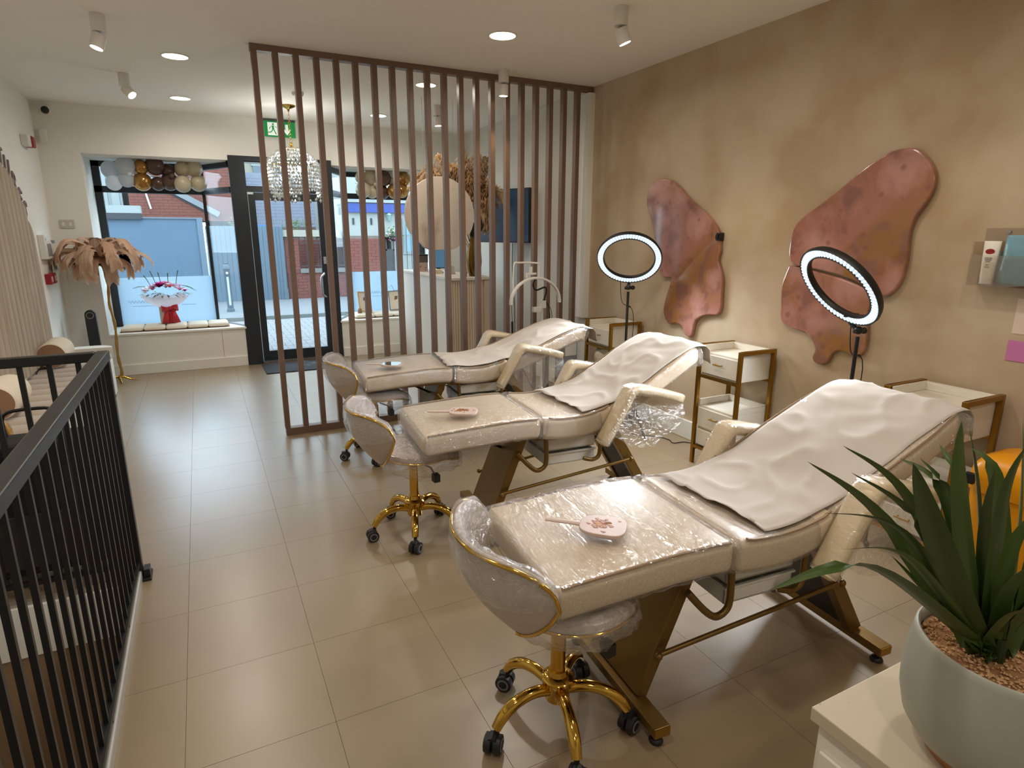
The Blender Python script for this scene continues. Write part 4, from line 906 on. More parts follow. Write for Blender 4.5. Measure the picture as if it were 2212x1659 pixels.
# ------------------------------------------------------------------ television on the right wall
t = T('television', 'wall mounted black television with dark blue screen behind the slats', 'television', (3.10, 6.35, 1.78), radians(-68))
MB().bb((-.42, -.022, -.29), (.40, .022, .29)).build('housing', m_blackp, t, bevel=.004)
MB().bb((-.41, -.0235, -.278), (.39, -.0215, .278)).build('screen', M('blue_tv_screen', (52,74,96), .12, emit=.15, var=.02), t)
MB().bb((-.10, .022, -.10), (.10, .05, .10)).bb((-.02, .05, -.03), (.02, .16, .03)).build('bracket', m_black, t)
tag(MB().tube(catmull([(3.32, 6.55, 1.48), (3.325, 6.56, 1.1), (3.325, 6.5, .7), (3.325, 6.5, .2)], 5), .004, 6).build('television_cable', m_blackp, smooth=60), 'thin black cable hanging down the wall under the television', 'cable')

# ------------------------------------------------------------------ ceiling fittings
dl_lab = {(0, 2): 'recessed round downlight, left row, nearest one visible in front of the window', (0, 1): 'recessed round downlight, left row, the one closer to the shop window',
          (1, 3): 'large recessed round downlight on this side of the slat partition', (1, 2): 'recessed round downlight seen through the slats, right row, middle', (1, 1): 'recessed round downlight seen through the slats, right row, farthest'}
ys = (8.81, 7.21, 5.58, 4.02, 2.43, .83, -.77)
for ci, x in enumerate((-.004, 1.961)):
    for ri, y in enumerate(ys):
        if ri == 0: continue
        lab = dl_lab.get((ci, ri), 'recessed round ceiling downlight of the %s row, %s behind the viewer' % (('left', 'right')[ci], ('first', 'second', 'third', 'fourth')[max(0, ri-3)]))
        t = T('downlight', lab, 'downlight', (x, y, ZC), 0, 'recessed round downlights')
        MB().lathe([(.088, -.001), (.098, -.001), (.098, -.005), (.088, -.007), (.086, -.003)], 36, cap=False).build('trim_ring', m_whitep, t, smooth=50)
        MB().lathe([(0, -.004), (.087, -.004)], 36, cap=False).build('light_panel', m_down, t)
        light('downlight_glow', 'AREA', (0, 0, -.012), DOWN_W*(1 if y > 1 else 1.1), WARM, t, (0, 0, -1), shape='DISK', size=.17, spread=radians(165))
def spot(x, y, z, tilt, az, label, on=True, spread=70, w=None, h=.10):
    t = T('ceiling_spotlight', label, 'spotlight', (x, y, z), 0, 'white ceiling spotlights')
    MB().lathe([(.040, 0), (.042, -.003), (.042, -h+.01), (.040, -h)], 24).build('base_cylinder', m_whitep, t, smooth=40)
    d = Vector((sin(radians(tilt))*cos(radians(az)), sin(radians(tilt))*sin(radians(az)), -cos(radians(tilt))))
    c = Vector((0, 0, -h-.012)); e = c+d*.085
    MB().cyl((0, 0, -h+.005), c+d*.01, .010, n=10).build('joint', m_greyp, t)
    p = c-d*.0
    hd = MB().tube([p, p+d*.002, e-d*.004, e], [.036, .040, .040, .037], 24).build('lamp_head', m_whitep, t, smooth=40)
    MB().tube([e-d*.0015, e+d*.0012], [.033, .033], 24).build('lens', m_spotlens, hd)
    if on: light('spotlight_beam', 'SPOT', e+d*.01, w or SPOT_W*4, GOLDEN, t, d, spot_size=radians(spread), spot_blend=.6, shadow_soft_size=.03)
spot(-.40, 4.78, ZC, 18, 200, 'white ceiling spotlight, left row, the one nearest the top left corner')
spot(-.405, 6.36, ZC, 45, -40, 'white ceiling spotlight, left row, aimed towards the slats')
spot(2.352, 3.24, ZC, 22, -20, 'white ceiling spotlight near the top edge above the far beds')
spot(2.35, 4.80, ZC, 3, 90, 'white ceiling spotlight pointing straight down just in front of the slats')
spot(2.362, 6.39, ZC, 4, 0, 'white ceiling spotlight seen through the slats on the far side')
spot(2.352, 1.65, ZC, 25, 5, 'white ceiling spotlight above the nearest bed out of the picture', w=7)
spot(-.53, 8.36, 2.39, 3, 0, 'white spotlight on the window soffit above the left balloon garland', h=.075, w=5)
spot(2.40, 8.36, 2.39, 3, 0, 'white spotlight on the window soffit above the right balloon garland', h=.075, w=5)
t = T('smoke_detector', 'white round detector on the ceiling behind the third slat', 'detector', (.989, 6.435, ZC))
MB().lathe([(.055, 0), (.055, -.012), (.045, -.03), (.02, -.036), (0, -.036)], 24).build('detector_body', m_whitep, t, smooth=40)

# ------------------------------------------------------------------ chandelier
CX, CY = .985, 7.10
t = T('chandelier', 'crystal bead chandelier on a gold chain hanging behind the slats', 'chandelier', (CX, CY, ZC))
MB().lathe([(.075, 0), (.072, -.012), (.05, -.022), (.015, -.035), (.008, -.06)], 28).build('canopy', m_gold, t, smooth=50)
ch = MB(); z = -.06
for k in range(10):
    q = [2*pi*j/10 for j in range(11)]
    ch.tube([(.010*cos(a) if k % 2 else 0, 0 if k % 2 else .010*cos(a), z-.018+.020*sin(a)) for a in q], .0022, 5, cap=False); z -= .031
ch.build('chain', m_gold, t, smooth=60)
MB().lathe([(.004, -.36), (.02, -.375), (.012, -.39), (.03, -.41), (.045, -.425), (.05, -.44)], 20).build('crown', m_gold, t, smooth=50)
m_crys = VEIL('crystal_bead', (232,240,238), .55); _nt = m_crys.node_tree
_g = _nt.nodes.new('ShaderNodeBsdfGlossy'); _g.inputs['Roughness'].default_value = .05; _x = _nt.nodes.new('ShaderNodeMixShader'); _x.inputs['Fac'].default_value = .5
_o = _nt.nodes['Material Output']; _l = _o.inputs['Surface'].links[0].from_socket; _nt.links.new(_l, _x.inputs[1]); _nt.links.new(_g.outputs[0], _x.inputs[2]); _nt.links.new(_x.outputs[0], _o.inputs['Surface'])
fr = MB()
tiers = []
for k in range(14):
    zz = -.43-.036*k
    r = .10+.165*sin(min(1, k/4.5)*pi/2) if k < 10 else .262
    tiers.append((r, zz))
r_ = random.Random(12); cr = MB()
def bead(p, s):
    V = [p+Vector(v)*s for v in ((.8, 0, 0), (-.8, 0, 0), (0, .8, 0), (0, -.8, 0), (0, 0, 1.15), (0, 0, -1.15))]
    cr.add(V, [(0, 2, 4), (2, 1, 4), (1, 3, 4), (3, 0, 4), (2, 0, 5), (1, 2, 5), (3, 1, 5), (0, 3, 5)])
for k, (r, zz) in enumerate(tiers):
    n = int(2*pi*r/.0265)
    if k in (12, 13): pass
    for j in range(n):
        a = 2*pi*(j+.5*(k % 2))/n+r_.uniform(-.05, .05)
        if k >= 12 and cos(a*3) < .1*(k-11): continue
        bead(Vector((r*cos(a), r*sin(a), zz+r_.uniform(-.004, .004))), r_.uniform(.0150, .0185))
for k in range(10):
    r = .12-.007*k if k < 9 else .02; zz = -.60-.034*k; n = max(1, int(2*pi*r/.032))
    for j in range(n):
        a = 2*pi*(j+.5*(k % 2))/n; bead(Vector((r*cos(a), r*sin(a), zz)), .0145)
bead(Vector((0, 0, -.955)), .022)
for j in range(8):
    a = 2*pi*j/8; bead(Vector((.262*cos(a), .262*sin(a), -.43-.036*14.2)), .022)
o = cr.build('crystal_beads', m_crys, t); o['kind'] = 'stuff'
MB().tube([(.262*cos(2*pi*k/40), .262*sin(2*pi*k/40), -.60) for k in range(41)], .004, 6).tube([(.10*cos(2*pi*k/40), .10*sin(2*pi*k/40), -.425) for k in range(41)], .004, 6).build('hoop', m_gold, t, smooth=60)
for k in range(4):
    a = 2*pi*k/4+.5
    light('bulb_glow', 'POINT', (.12*cos(a), .12*sin(a), -.60), 5.5, (1, .96, .9), t, shadow_soft_size=.04)
    MB().ball((.12*cos(a), .12*sin(a), -.62), (.025, .025, .04), 12, 8).build('bulb', EM('chandelier_bulb', (1, .93, .8), 22) if k == 0 else bpy.data.materials['chandelier_bulb'], t, smooth=60)

# ------------------------------------------------------------------ exit sign
t = T('exit_sign', 'green running man and down arrow exit sign above the door', 'sign', (.995, YF-.03, 2.765))
m_eg = M('exit_green', (14,140,70), .4, var=0, emit=.25); m_ew = M('exit_white', (235,245,238), .4, var=0, emit=.35)
MB().bb((-.17, -.012, -.085), (.17, .012, .085)).build('sign_plate', m_eg, t)
MB().bb((-.175, -.02, .085), (.175, .03, .108)).build('mounting_bar', M('sign_rail', (90,92,90), .4, .5), t)
V = lambda a, b, h: (a, -.0122-h, b)
MB().prism([(-.133, -.07), (-.028, -.07), (-.028, .07), (-.133, .07)], V, 0, .001).build('door_symbol', m_ew, t)
mn = MB().prism([(-.072+.011*cos(2*pi*k/14), .050+.011*sin(2*pi*k/14)) for k in range(14)], V, .001, .002)
for p in ([(-.088, .034), (-.066, .036), (-.062, -.006), (-.084, -.010)], [(-.088, .034), (-.082, .036), (-.104, .012), (-.112, .014)], [(-.066, .036), (-.062, .030), (-.036, .012), (-.032, .018)], [(-.112, .016), (-.104, .012), (-.110, -.006), (-.118, -.004)],
          [(-.084, -.008), (-.072, -.010), (-.100, -.042), (-.106, -.034)], [(-.106, -.034), (-.100, -.044), (-.142, -.042), (-.142, -.034)], [(-.072, -.008), (-.060, -.008), (-.038, -.058), (-.050, -.060)]):
    mn.prism(p, V, .001, .002)
mn.build('running_man', m_eg, t)
MB().prism([(.062, .055), (.092, .055), (.092, -.012), (.108, .006), (.122, -.004), (.077, -.062), (.032, -.004), (.046, .006), (.062, -.012)], V, 0, .001).build('down_arrow', m_ew, t)

# ------------------------------------------------------------------ left wall: arched fluted panel, lettering, bench
t = T('arched_wall_panel', 'arched panel of whitewashed wooden slats on the left wall above the bench', 'wall panel', (XL, 6.13, 0))
m_wash = M('whitewashed_timber', (186,172,152), .75, var=.12, vs=5, st=(4, 4, .4), bump=.25, bs=14, c2=(150,132,112), thr=(.5,.8))
AR = .90
for k in range(14):
    y0 = -.90+k*.1286; y1 = y0+.124; zt = lambda y: 1.27+sqrt(max(0.0, AR*AR-min(AR, abs(y))**2))*.97
    tp = [(y0+(y1-y0)*j/6, zt(y0+(y1-y0)*j/6)) for j in range(7)]
    mb = MB(); rows = []
    for j in range(7):
        y, z = tp[j]; u = (j/6-.5)*2; x = .004+.034*sqrt(max(0, 1-u*u))
        rows.append([(0.001, y, .47), (x, y, .47), (x, y, z), (0.001, y, z)])
    mb.grid(rows); mb.f += [(0, 1, 2, 3), (24, 25, 26, 27)]
    mb.build('slat', m_wash, t, smooth=50)
m_let = M('mauve_grey_lettering', (128,112,112), .5, .2)
# letters follow the arch: U R E S visible, a T just leaving the frame
lets = [('T', 6.47, 2.185), ('U', 6.615, 2.115), ('R', 6.765, 2.005), ('E', 6.88, 1.885), ('S', 6.985, 1.79)]
for s_, y, z in lets:
    a = atan2(y-6.13, (z-1.27)/.97)
    mb = text_mb(s_, .215, .006)
    R = Matrix(((0, 0, 1), (1, 0, 0), (0, 1, 0)))   # text x -> +y, text y -> +z, depth -> +x
    rot = Matrix.Rotation(-a*.55, 3, 'X')
    mb.v = [tuple(rot @ (R @ Vector(p))) for p in mb.v]
    o = mb.build('wall_letter', m_let, loc=(XL+.0075, y, z))
    tag(o, 'mauve grey capital letter %s on the left wall following the arch' % s_, 'letter', 'capital letters round the arch')
# bench
BX0, BX1, BY0, BY1, BZ = XL+.032, -.90, 3.55, 7.34, .455
t = T('bench', 'long beige velvet channelled bench along the left wall behind the railing', 'bench', (0, 0, 0))
base = [(BX0, BY0), (BX1, BY0)]+[(BX1-.16+.16*cos(a), BY1-.16+.16*sin(a)) for a in [pi/2*k/8 for k in range(9)]]+[(BX0, BY1)]
MB().prism(base, lambda a, b, z: (a, b, z), 0, .36).build('bench_base', m_white, t, smooth=40, bevel=.01)
MB().prism([(BX0, BY1-.15), (BX1+.01, BY1-.15)]+[(BX1+.01-.16+.16*cos(a), BY1+.012-.16+.16*sin(a)) for a in [pi/2*k/8 for k in range(9)]]+[(BX0, BY1+.012)], lambda a, b, z: (a, b, z), .361, .47).build('end_cap', m_white, t, smooth=40, bevel=.03, seg=4)
pd = None; n = 18; pw = (BY1-.16-BY0)/n
for k in range(n):
    if pd is None:
        P = []
        for j in range(9):
            u = (j/8-.5)*2; zz = .055+.035*sqrt(max(0, 1-abs(u)**2.5)); y = u*pw*.496
            P.append([(BX0+.002, y, 0), (BX0+.002, y, zz), (BX1-.05, y, zz), (BX1-.012, y, zz*.86), (BX1, y, zz*.5), (BX1, y, 0)])
        mb = MB().grid(P); mb.f += [tuple(range(6)), tuple(48+q for q in range(6))]
        pd = mb.build('seat_channel', m_bench, t, smooth=60)
    o = pd if k == 0 else share(pd, t); o.location = (0, BY0+pw*(k+.5), .361)
for y, lab in ((4.83, 'round cream bolster cushion on the bench, the nearer of the two'), (6.50, 'round cream bolster cushion on the bench, the one farther towards the window')):
    b = T('bolster', lab, 'cushion', (-1.225, y, .452), 0, 'cream bolsters on the bench')
    r = .112
    body = [[(r*cos(a)*q, yy, r+r*sin(a)*q) for a in [2*pi*k/28 for k in range(28)]] for yy, q in ((-.20, .90), (-.19, .97), (-.17, 1), (.17, 1), (.19, .97), (.20, .90), (.205, .5), (.206, .02))]
    MB().grid(body, cv=True).build('cover', m_cream, b, smooth=60)
    MB().grid([[(r*cos(a)*q, yy, r+r*sin(a)*q) for a in [2*pi*k/28 for k in range(28)]] for yy, q in ((-.2005, .90), (-.206, .5), (-.207, .02))], cv=True).build('shaded_end', m_tan, b, smooth=60)  # cream end face coloured tan, standing in for the shade on it
# dark case and golden balloons behind the railing return
t = T('wheeled_case', 'black wheeled case standing on the floor behind the railing return', 'case', (-.78, 3.34, 0))
MB().bb((-.24, -.13, .05), (.24, .13, .68)).build('case_body', M('black_fabric', (26,24,26), .8, bump=.2), t, bevel=.04, seg=3)
MB().bb((-.20, -.145, .10), (.20, -.13, .36)).build('front_pocket', M('dark_mauve_fabric', (52,42,46), .85), t, bevel=.012)
MB().tube(catmull([(-.10, .06, .66), (-.10, .06, .78), (0, .06, .80), (.10, .06, .78), (.10, .06, .66)], 4), .008, 8).build('pull_handle', m_black, t, smooth=50)
for s in (-1, 1):
    for e in (-1, 1): MB().cyl((s*.18-.012, e*.09, .026), (s*.18+.012, e*.09, .026), .026, n=16).bb((s*.18-.014, e*.09-.012, .028), (s*.18+.014, e*.09+.012, .055)).build('wheel', m_blackp, t)
m_gb = M('gold_balloon', (196,140,46), .18, .6, var=.03); m_gb2 = M('chrome_gold_balloon', (176,132,70), .15, .7); m_br = M('brown_balloon', (84,64,54), .2, .1); m_sand = M('sand_balloon', (196,184,156), .3); m_wb = VEIL('white_balloon', (240,244,246), .6)
t = T('gold_balloon_cluster', 'two gold balloons lying on the near end of the bench', 'balloons', (-1.08, 3.86, .452))
for p, r in (((.0, 0, .115), .115), ((-.12, .13, .10), .10)):
    b = MB().ball(p, (r*.94, r*.94, r), 20, 14).build('balloon', m_gb, t, smooth=180)
MB().lathe([(.018, 0), (.004, .014), (.012, .022)], 10, (.03, .10, .17)).build('knot', m_whitep, t)
# control panel, switch, call points, sounder, detector, camera, socket
t = T('alarm_control', 'white alarm control panel with grey screen on the left wall', 'control panel', (XL, 7.41, 1.455))
MB().bb((0, -.135, -.115), (.055, .135, .115)).build('housing', m_whitep, t, bevel=.008)
MB().bb((.055, -.07, -.09), (.057, .11, .03)).build('screen', m_greyp, t)
MB().bb((.055, -.10, .06), (.057, -.085, .085)).build('indicator', m_greyp, t)
t = T('wall_controller', 'small white controller beside the alarm panel on the left wall', 'controller', (XL, 7.72, 1.44))
MB().bb((0, -.055, -.06), (.03, .055, .06)).build('housing', m_whitep, t, bevel=.006)
MB().bb((.02, .0, .045), (.05, .05, .075)).build('sensor', m_greyp, t, bevel=.004)
for y, lab in ((7.34, 'red fire call point on the left wall, the nearer one'), (7.50, 'red fire call point on the left wall, the one nearer the corner')):
    t = T('call_point', lab, 'call point', (XL, y, 1.15), 0, 'red fire call points')
    MB().bb((0, -.05, -.05), (.05, .05, .05)).build('housing', m_red, t, bevel=.005)
    MB().bb((.05, -.03, -.025), (.052, .03, .025)).build('glass_window', M('call_point_face', (214,190,186), .4), t)
t = T('alarm_sounder', 'red and white alarm sounder high on the left wall', 'sounder', (XL, 7.42, 2.42))
MB().bb((0, -.10, -.05), (.06, .02, .05)).build('white_half', m_whitep, t, bevel=.008)
MB().bb((0, .021, -.05), (.075, .13, .05)).build('red_half', m_red, t, bevel=.012)
t = T('dome_camera', 'white dome camera with black lens on the front wall near the ceiling', 'camera', (-1.235, YF, 2.795))
MB().tube([(0, 0, 0), (0, -.05, 0), (0, -.065, 0)], [.045, .045, .035], 20).build('housing', m_whitep, t, smooth=40)
MB().ball((0.008, -.07, -.012), .036, 18, 12).build('lens', m_blackp, t, smooth=180)
t = T('motion_sensor', 'white motion sensor in the corner below the dome camera', 'sensor', (XL+.07, YF-.0, 2.54))
MB().bb((-.035, -.045, -.07), (.035, 0, .07)).build('housing', m_whitep, t, bevel=.018, seg=3)
MB().bb((-.02, -.048, -.05), (.02, -.045, .0)).build('lens', m_whitep, t)
t = T('wall_switch', 'white double switch plate on the front wall beside the left window', 'switch', (-1.215, YF, 1.677))
MB().bb((-.065, -.01, -.045), (.065, 0, .045)).build('plate', M('aged_white_plastic', (196,190,176), .45), t, bevel=.004)
for s in (-1, 1): MB().bb((s*.03-.012, -.014, -.018), (s*.03+.012, -.01, .018)).build('rocker', m_whitep, t, bevel=.002)

# ------------------------------------------------------------------ golden palm feather lamp
FX, FY = -.93, 7.70
t = T('feather_palm_lamp', 'gold palm tree lamp with mink ostrich feathers beside the left window', 'lamp', (FX, FY, 0))
tr = catmull([(.0, 0, .02), (.03, 0, .10), (.018, 0, .30), (.035, 0, .62), (.015, 0, .85), (.03, 0, 1.05), (.01, 0, 1.25), (.0, 0, 1.36)], 5)
MB().tube(tr, [.014+.003*sin(i*1.7) for i in range(len(tr))], 10).tube(catmull([(.03, 0, 1.03), (.06, 0, 1.10), (.085, 0, 1.16)], 4), [.008]*8+[.010], 8).build('trunk', M('gilded_bark', (176,140,74), .35, .8, var=.2, vs=20, bump=.4, bs=40), t, smooth=60)
for k, (a, l) in enumerate(((-8, .17), (95, .14), (200, .15), (-75, .14))):
    a = radians(a); d = Vector((cos(a), sin(a), 0))
    MB().tube(catmull([Vector((0, 0, .05)), d*.04+Vector((0, 0, .055)), d*l*.6+Vector((0, 0, .028)), d*l+Vector((0, 0, .008))], 5), [.014, .014, .014, .014, .014, .013, .012, .012, .011, .011, .010, .009, .008, .007, .006, .006], 8).build('root_foot', m_gold, t, smooth=60)
m_fea = VEIL('ostrich_feather', (232,208,186), .5)
r_ = random.Random(21)
def feather(a, elev, ln, drop, seed, w=.052):
    d = Vector((cos(a), sin(a), 0)); z0 = 1.37
    P = catmull([(0, 0, z0), d*ln*.33+Vector((0, 0, z0+elev*.7)), d*ln*.72+Vector((0, 0, z0+elev)), d*ln*.98+Vector((0, 0, z0+elev*.55-drop*.4)), d*ln*1.02+Vector((0, 0, z0+elev*.2-drop))], 9)
    m0 = len(P); mb = MB(); q = random.Random(seed)
    for i in range(3, m0-1):
        u = i/(m0-1); tn = (P[i+1]-P[i]).normalized(); s = tn.cross(Vector((0, 0, 1)))
        if s.length < .1: s = Vector((-d.y, d.x, 0))
        s.normalize(); up = s.cross(tn)
        L = w*min(1, .35+u*2.2)*(1 if u < .85 else max(.35, 1-(u-.85)*3.2))
        for e in (-1, 1):
            for h in range(3):
                p0 = P[i].lerp(P[i+1], h/3); l = L*q.uniform(.8, 1.12)
                p1 = p0+s*e*l*.55+tn*l*.35-Vector((0, 0, l*.12)); p2 = p0+s*e*l*.92+tn*l*.75-Vector((0, 0, l*.50))
                th = tn*.0075
                mb.add([p0-th, p0+th, p1+th*1.25, p1-th*1.25, p2+th*.7, p2-th*.7], [(0, 1, 2, 3), (3, 2, 4, 5)])
    mb.tube(P, [.0035]*(m0-1)+[.001], 5)
    mb.v = [(max(x, XL+.012-FX), min(y, YF-.03-FY), z) for x, y, z in mb.v]
    return mb.build('feather', m_fea, t)
for k in range(9): feather(2*pi*k/9+.2, .10+.03*(k % 3), .36+.03*(k % 2), .06+.02*(k % 3), k, .06)
for k in range(11): feather(2*pi*k/11+.55, .03+.03*(k % 2), .40+.05*((k*2) % 3)*.5, .13+.03*(k % 2), 30+k, .06)
for k in range(10): feather(2*pi*k/10+.1, -.05, .26+.04*(k % 2), .20+.03*(k % 3), 60+k, .065)
for k in range(5): feather(2*pi*k/5+.9, .17, .20, .0, 90+k, .055)
MB().ball((0, 0, 1.36), (.05, .05, .04), 14, 8).build('crown_cup', m_brass, t, smooth=60)
# tower fan
t = T('tower_fan', 'black tower fan with a round grey ring standing behind the bench end', 'fan', (-1.11, 7.78, 0))
MB().lathe([(.10, 0), (.10, .02), (.05, .03)], 24).build('foot', m_blackp, t, smooth=40)
pts = [(-.05, .03), (.05, .03)]+[(.05*cos(a), .74+.05*sin(a)) for a in [pi*k/14 for k in range(15)]]
MB().prism(pts, lambda a, b, y: (a, y, b), -.035, .035).build('body', m_blackp, t, smooth=40, bevel=.006)
ring = [[(r*cos(2*pi*k/28), -.0352-h, .735+r*sin(2*pi*k/28)) for k in range(28)] for r, h in ((.036, 0), (.036, .003), (.029, .003), (.029, 0))]
MB().grid(ring, cv=True).build('ring', m_greyp, t, smooth=40)
# bouquet on the window seat
def seat_cushion(x0, x1, lab, nseg, name='window_cushion'):
    t = T(name, lab, 'cushion', ((x0+x1)/2, 8.30, .478)); w = (x1-x0)/nseg
    for k in range(nseg):
        c = -(x1-x0)/2+w*(k+.5); rows = []
        for q, z in ((.86, .002), (.97, .012), (1, .024), (.97, .038), (.85, .050), (.5, .054), (.02, .055)):
            rows.append([(c+q*max(-1, min(1, 1.35*cos(a)))*w*.5, q*max(-1, min(1, 1.35*sin(a)))*.19+.0, z) for a in [2*pi*j/32 for j in range(32)]])
        mb = MB().grid(rows, cv=True); mb.f.append(tuple(range(32))); mb.build('cushion_segment', m_cream, t, smooth=60)
    MB().bb((-(x1-x0)/2-.01, -.2, .0005), ((x1-x0)/2+.01, .19, .002)).build('base_board', m_tan, t)
    return t
seat_cushion(-.90, .23, 'long cream seat pad on the left window sill under the bouquet', 5)
seat_cushion(1.78, 2.80, 'long cream seat pad on the right window sill under the picture frames', 4)
t = T('flower_bouquet', 'pink and white bouquet in white wrap with red bow on the left window seat', 'bouquet', (-.415, 8.37, .534))
MB().bb((-.085, -.07, 0), (.085, .07, .21)).build('box', M('pale_card_box', (206,194,178), .6), t, bevel=.004)
rows = []
for q, (r, z) in enumerate(((.095, .19), (.14, .22), (.20, .265), (.24, .305), (.255, .33))):
    rows.append([(r*cos(2*pi*k/36)*(1+.05*sin(5*2*pi*k/36)*q/4), r*.8*sin(2*pi*k/36), z+.022*sin(7*2*pi*k/36+1)*q/4) for k in range(36)])
MB().grid(rows, cv=True).build('wrapping_paper', VEIL('white_wrap', (246,242,246), .5), t, smooth=60)
m_ribbon = M('red_ribbon', (196,18,44), .35, sheen=.3)
bw = MB()
for s in (-1, 1):
    rows = []
    for j in range(13):
        a = 2*pi*j/12; rows.append([(.03+s*(.045-.045*cos(a)), -.085-.030*sin(a)*(1)-.012*w_, .185+.03*sin(a/2)*w_+.012*s*sin(a)) for w_ in (-1.2, 0, 1.2)])
    bw.grid(rows)
    bw.grid([[(.03+s*.006, -.09, .18), (.03+s*.04, -.095, .18)], [(.03+s*.02, -.105, .09), (.03+s*.075, -.10, .09)], [(.03+s*.03, -.10, .005), (.03+s*.10, -.10, .01)]])
bw.grid([[(-.03, -.075, .19), (.09, -.075, .19)], [(-.02, -.08, .09), (.085, -.08, .09)], [(-.03, -.075, .003), (.09, -.078, .003)]]).ball((.03, -.10, .185), (.02, .02, .022), 10, 6)
o = bw.build('red_bow', m_ribbon, t, smooth=60); sm = o.modifiers.new('t', 'SOLIDIFY'); sm.thickness = .003
cols = {'pink': VEIL('pink_petals', (236,160,190), .4), 'magenta': VEIL('magenta_petals', (196,60,130), .4), 'white': VEIL('white_petals', (246,242,244), .4), 'plum': VEIL('plum_petals', (120,24,76), .4), 'coral': VEIL('coral_rose', (238,130,132), .4), 'lilac': VEIL('lilac_petals', (222,188,214), .4)}
r_ = random.Random(8)
spots_ = [(-.18, -.05, 'white', .05), (-.12, -.11, 'lilac', .045), (-.05, -.12, 'plum', .055), (-.03, -.08, 'magenta', .06), (.06, -.12, 'coral', .042), (.0, -.02, 'pink', .05), (-.09, .0, 'white', .05), (.10, -.05, 'lilac', .045), (.05, .02, 'white', .05), (.16, -.07, 'pink', .045), (.15, .04, 'lilac', .04), (-.21, .02, 'pink', .035), (-.02, .09, 'pink', .04), (-.12, .08, 'lilac', .04), (.21, -.02, 'magenta', .03), (.10, .10, 'white', .04), (-.16, .04, 'white', .04), (.02, -.14, 'lilac', .035)]
for _k in range(22): spots_.append((r_.uniform(-.22, .22), r_.uniform(-.14, .1), r_.choice(('white', 'lilac', 'pink', 'coral', 'white')), r_.uniform(.028, .04)))
for x, y, c, s in spots_:
    s *= 1.3; z = .33+.13*(1-(x/.27)**2)-.12*abs(y)*(1 if y < 0 else .4)+r_.uniform(-.01, .015); mb = MB()
    for k in range(8):
        a = 2*pi*k/8+r_.random(); d = Vector((cos(a), sin(a), .45)); p0 = Vector((x, y, z)); sd = Vector((-sin(a), cos(a), 0))*s*.36
        mb.add([p0, p0+d*s*.55+sd, p0+d*s*1.05, p0+d*s*.55-sd], [(0, 1, 2, 3)])
    mb.ball((x, y, z+s*.15), s*.34, 8, 5); mb.build('flower', cols[c], t, smooth=60)
m_fol = M('bouquet_foliage', (74,104,58), .6)
lf = MB()
for k in range(26):
    a = r_.uniform(0, 6.28); d = Vector((cos(a), .8*sin(a), r_.uniform(-.15, .35))); p0 = Vector((.16*cos(a), .11*sin(a), .345)); l = r_.uniform(.10, .19); s = Vector((-sin(a), cos(a), 0))*.013
    lf.add([p0, p0+d*l*.5+s, p0+d*l+Vector((0, 0, -.03)), p0+d*l*.5-s], [(0, 1, 2, 3)])
lf.build('foliage', m_fol, t)
for x0, x1, h in ((-.08, -.13, .62), (-.03, -.05, .60), (.04, .05, .59), (.12, .16, .62), (-.14, -.2, .57), (.18, .30, .40), (.2, .33, .37), (-.2, -.33, .42)):
    MB().tube([(x0, 0, .44), ((x0+x1)/2, 0, (.44+h)/2+.01), (x1, 0, h)], [.003, .004, .006 if h > .5 else .002], 6).build('sprig', m_fol, t, smooth=60)
# picture frames on the right window seat
for x, lab in ((1.96, 'cream easel picture frame leaning on the right window seat, nearer the door'), (2.40, 'grey easel picture frame on the right window seat, farther from the door')):
    t = T('picture_frame', lab, 'frame', (x, 8.33, .536)); R = Matrix.Rotation(radians(-14), 3, 'X') @ Matrix.Rotation(radians(18 if x < 2.1 else -12), 3, 'Z')
    g = lambda a, b: MB().bb(a, b)
    mb = g((-.10, -.008, 0), (.10, .008, .018)).bb((-.10, -.008, .262), (.10, .008, .28)).bb((-.10, -.008, .018), (-.084, .008, .262)).bb((.084, -.008, .018), (.10, .008, .262))
    mb.v = [tuple(R @ Vector(p)) for p in mb.v]; mb.build('frame', M('frame_oak', (196,170,120), .5) if x < 2.1 else m_greyp, t)
    mb = g((-.084, -.003, .018), (.084, .004, .262)); mb.v = [tuple(R @ Vector(p)) for p in mb.v]; mb.build('print', M('cream_card', (226,216,198), .6), t)
    mb = MB().add([(-.02, .008, .2), (.02, .008, .2), (.02, .10, .01), (-.02, .10, .01), (-.02, .012, .2), (.02, .012, .2), (.02, .106, .01), (-.02, .106, .01)], [(0, 1, 2, 3), (7, 6, 5, 4), (0, 4, 5, 1), (1, 5, 6, 2), (2, 6, 7, 3), (3, 7, 4, 0)])
    mb.build('easel_leg', m_tan, t)
tag(MB().lathe([(0, 0), (.028, 0), (.032, .02), (.026, .05), (.012, .066), (0, .07)], 16).build('brown_ornament', m_tan, smooth=60, loc=(1.865, 8.27, .533)), 'small round brown ornament beside the cream picture frame', 'ornament')
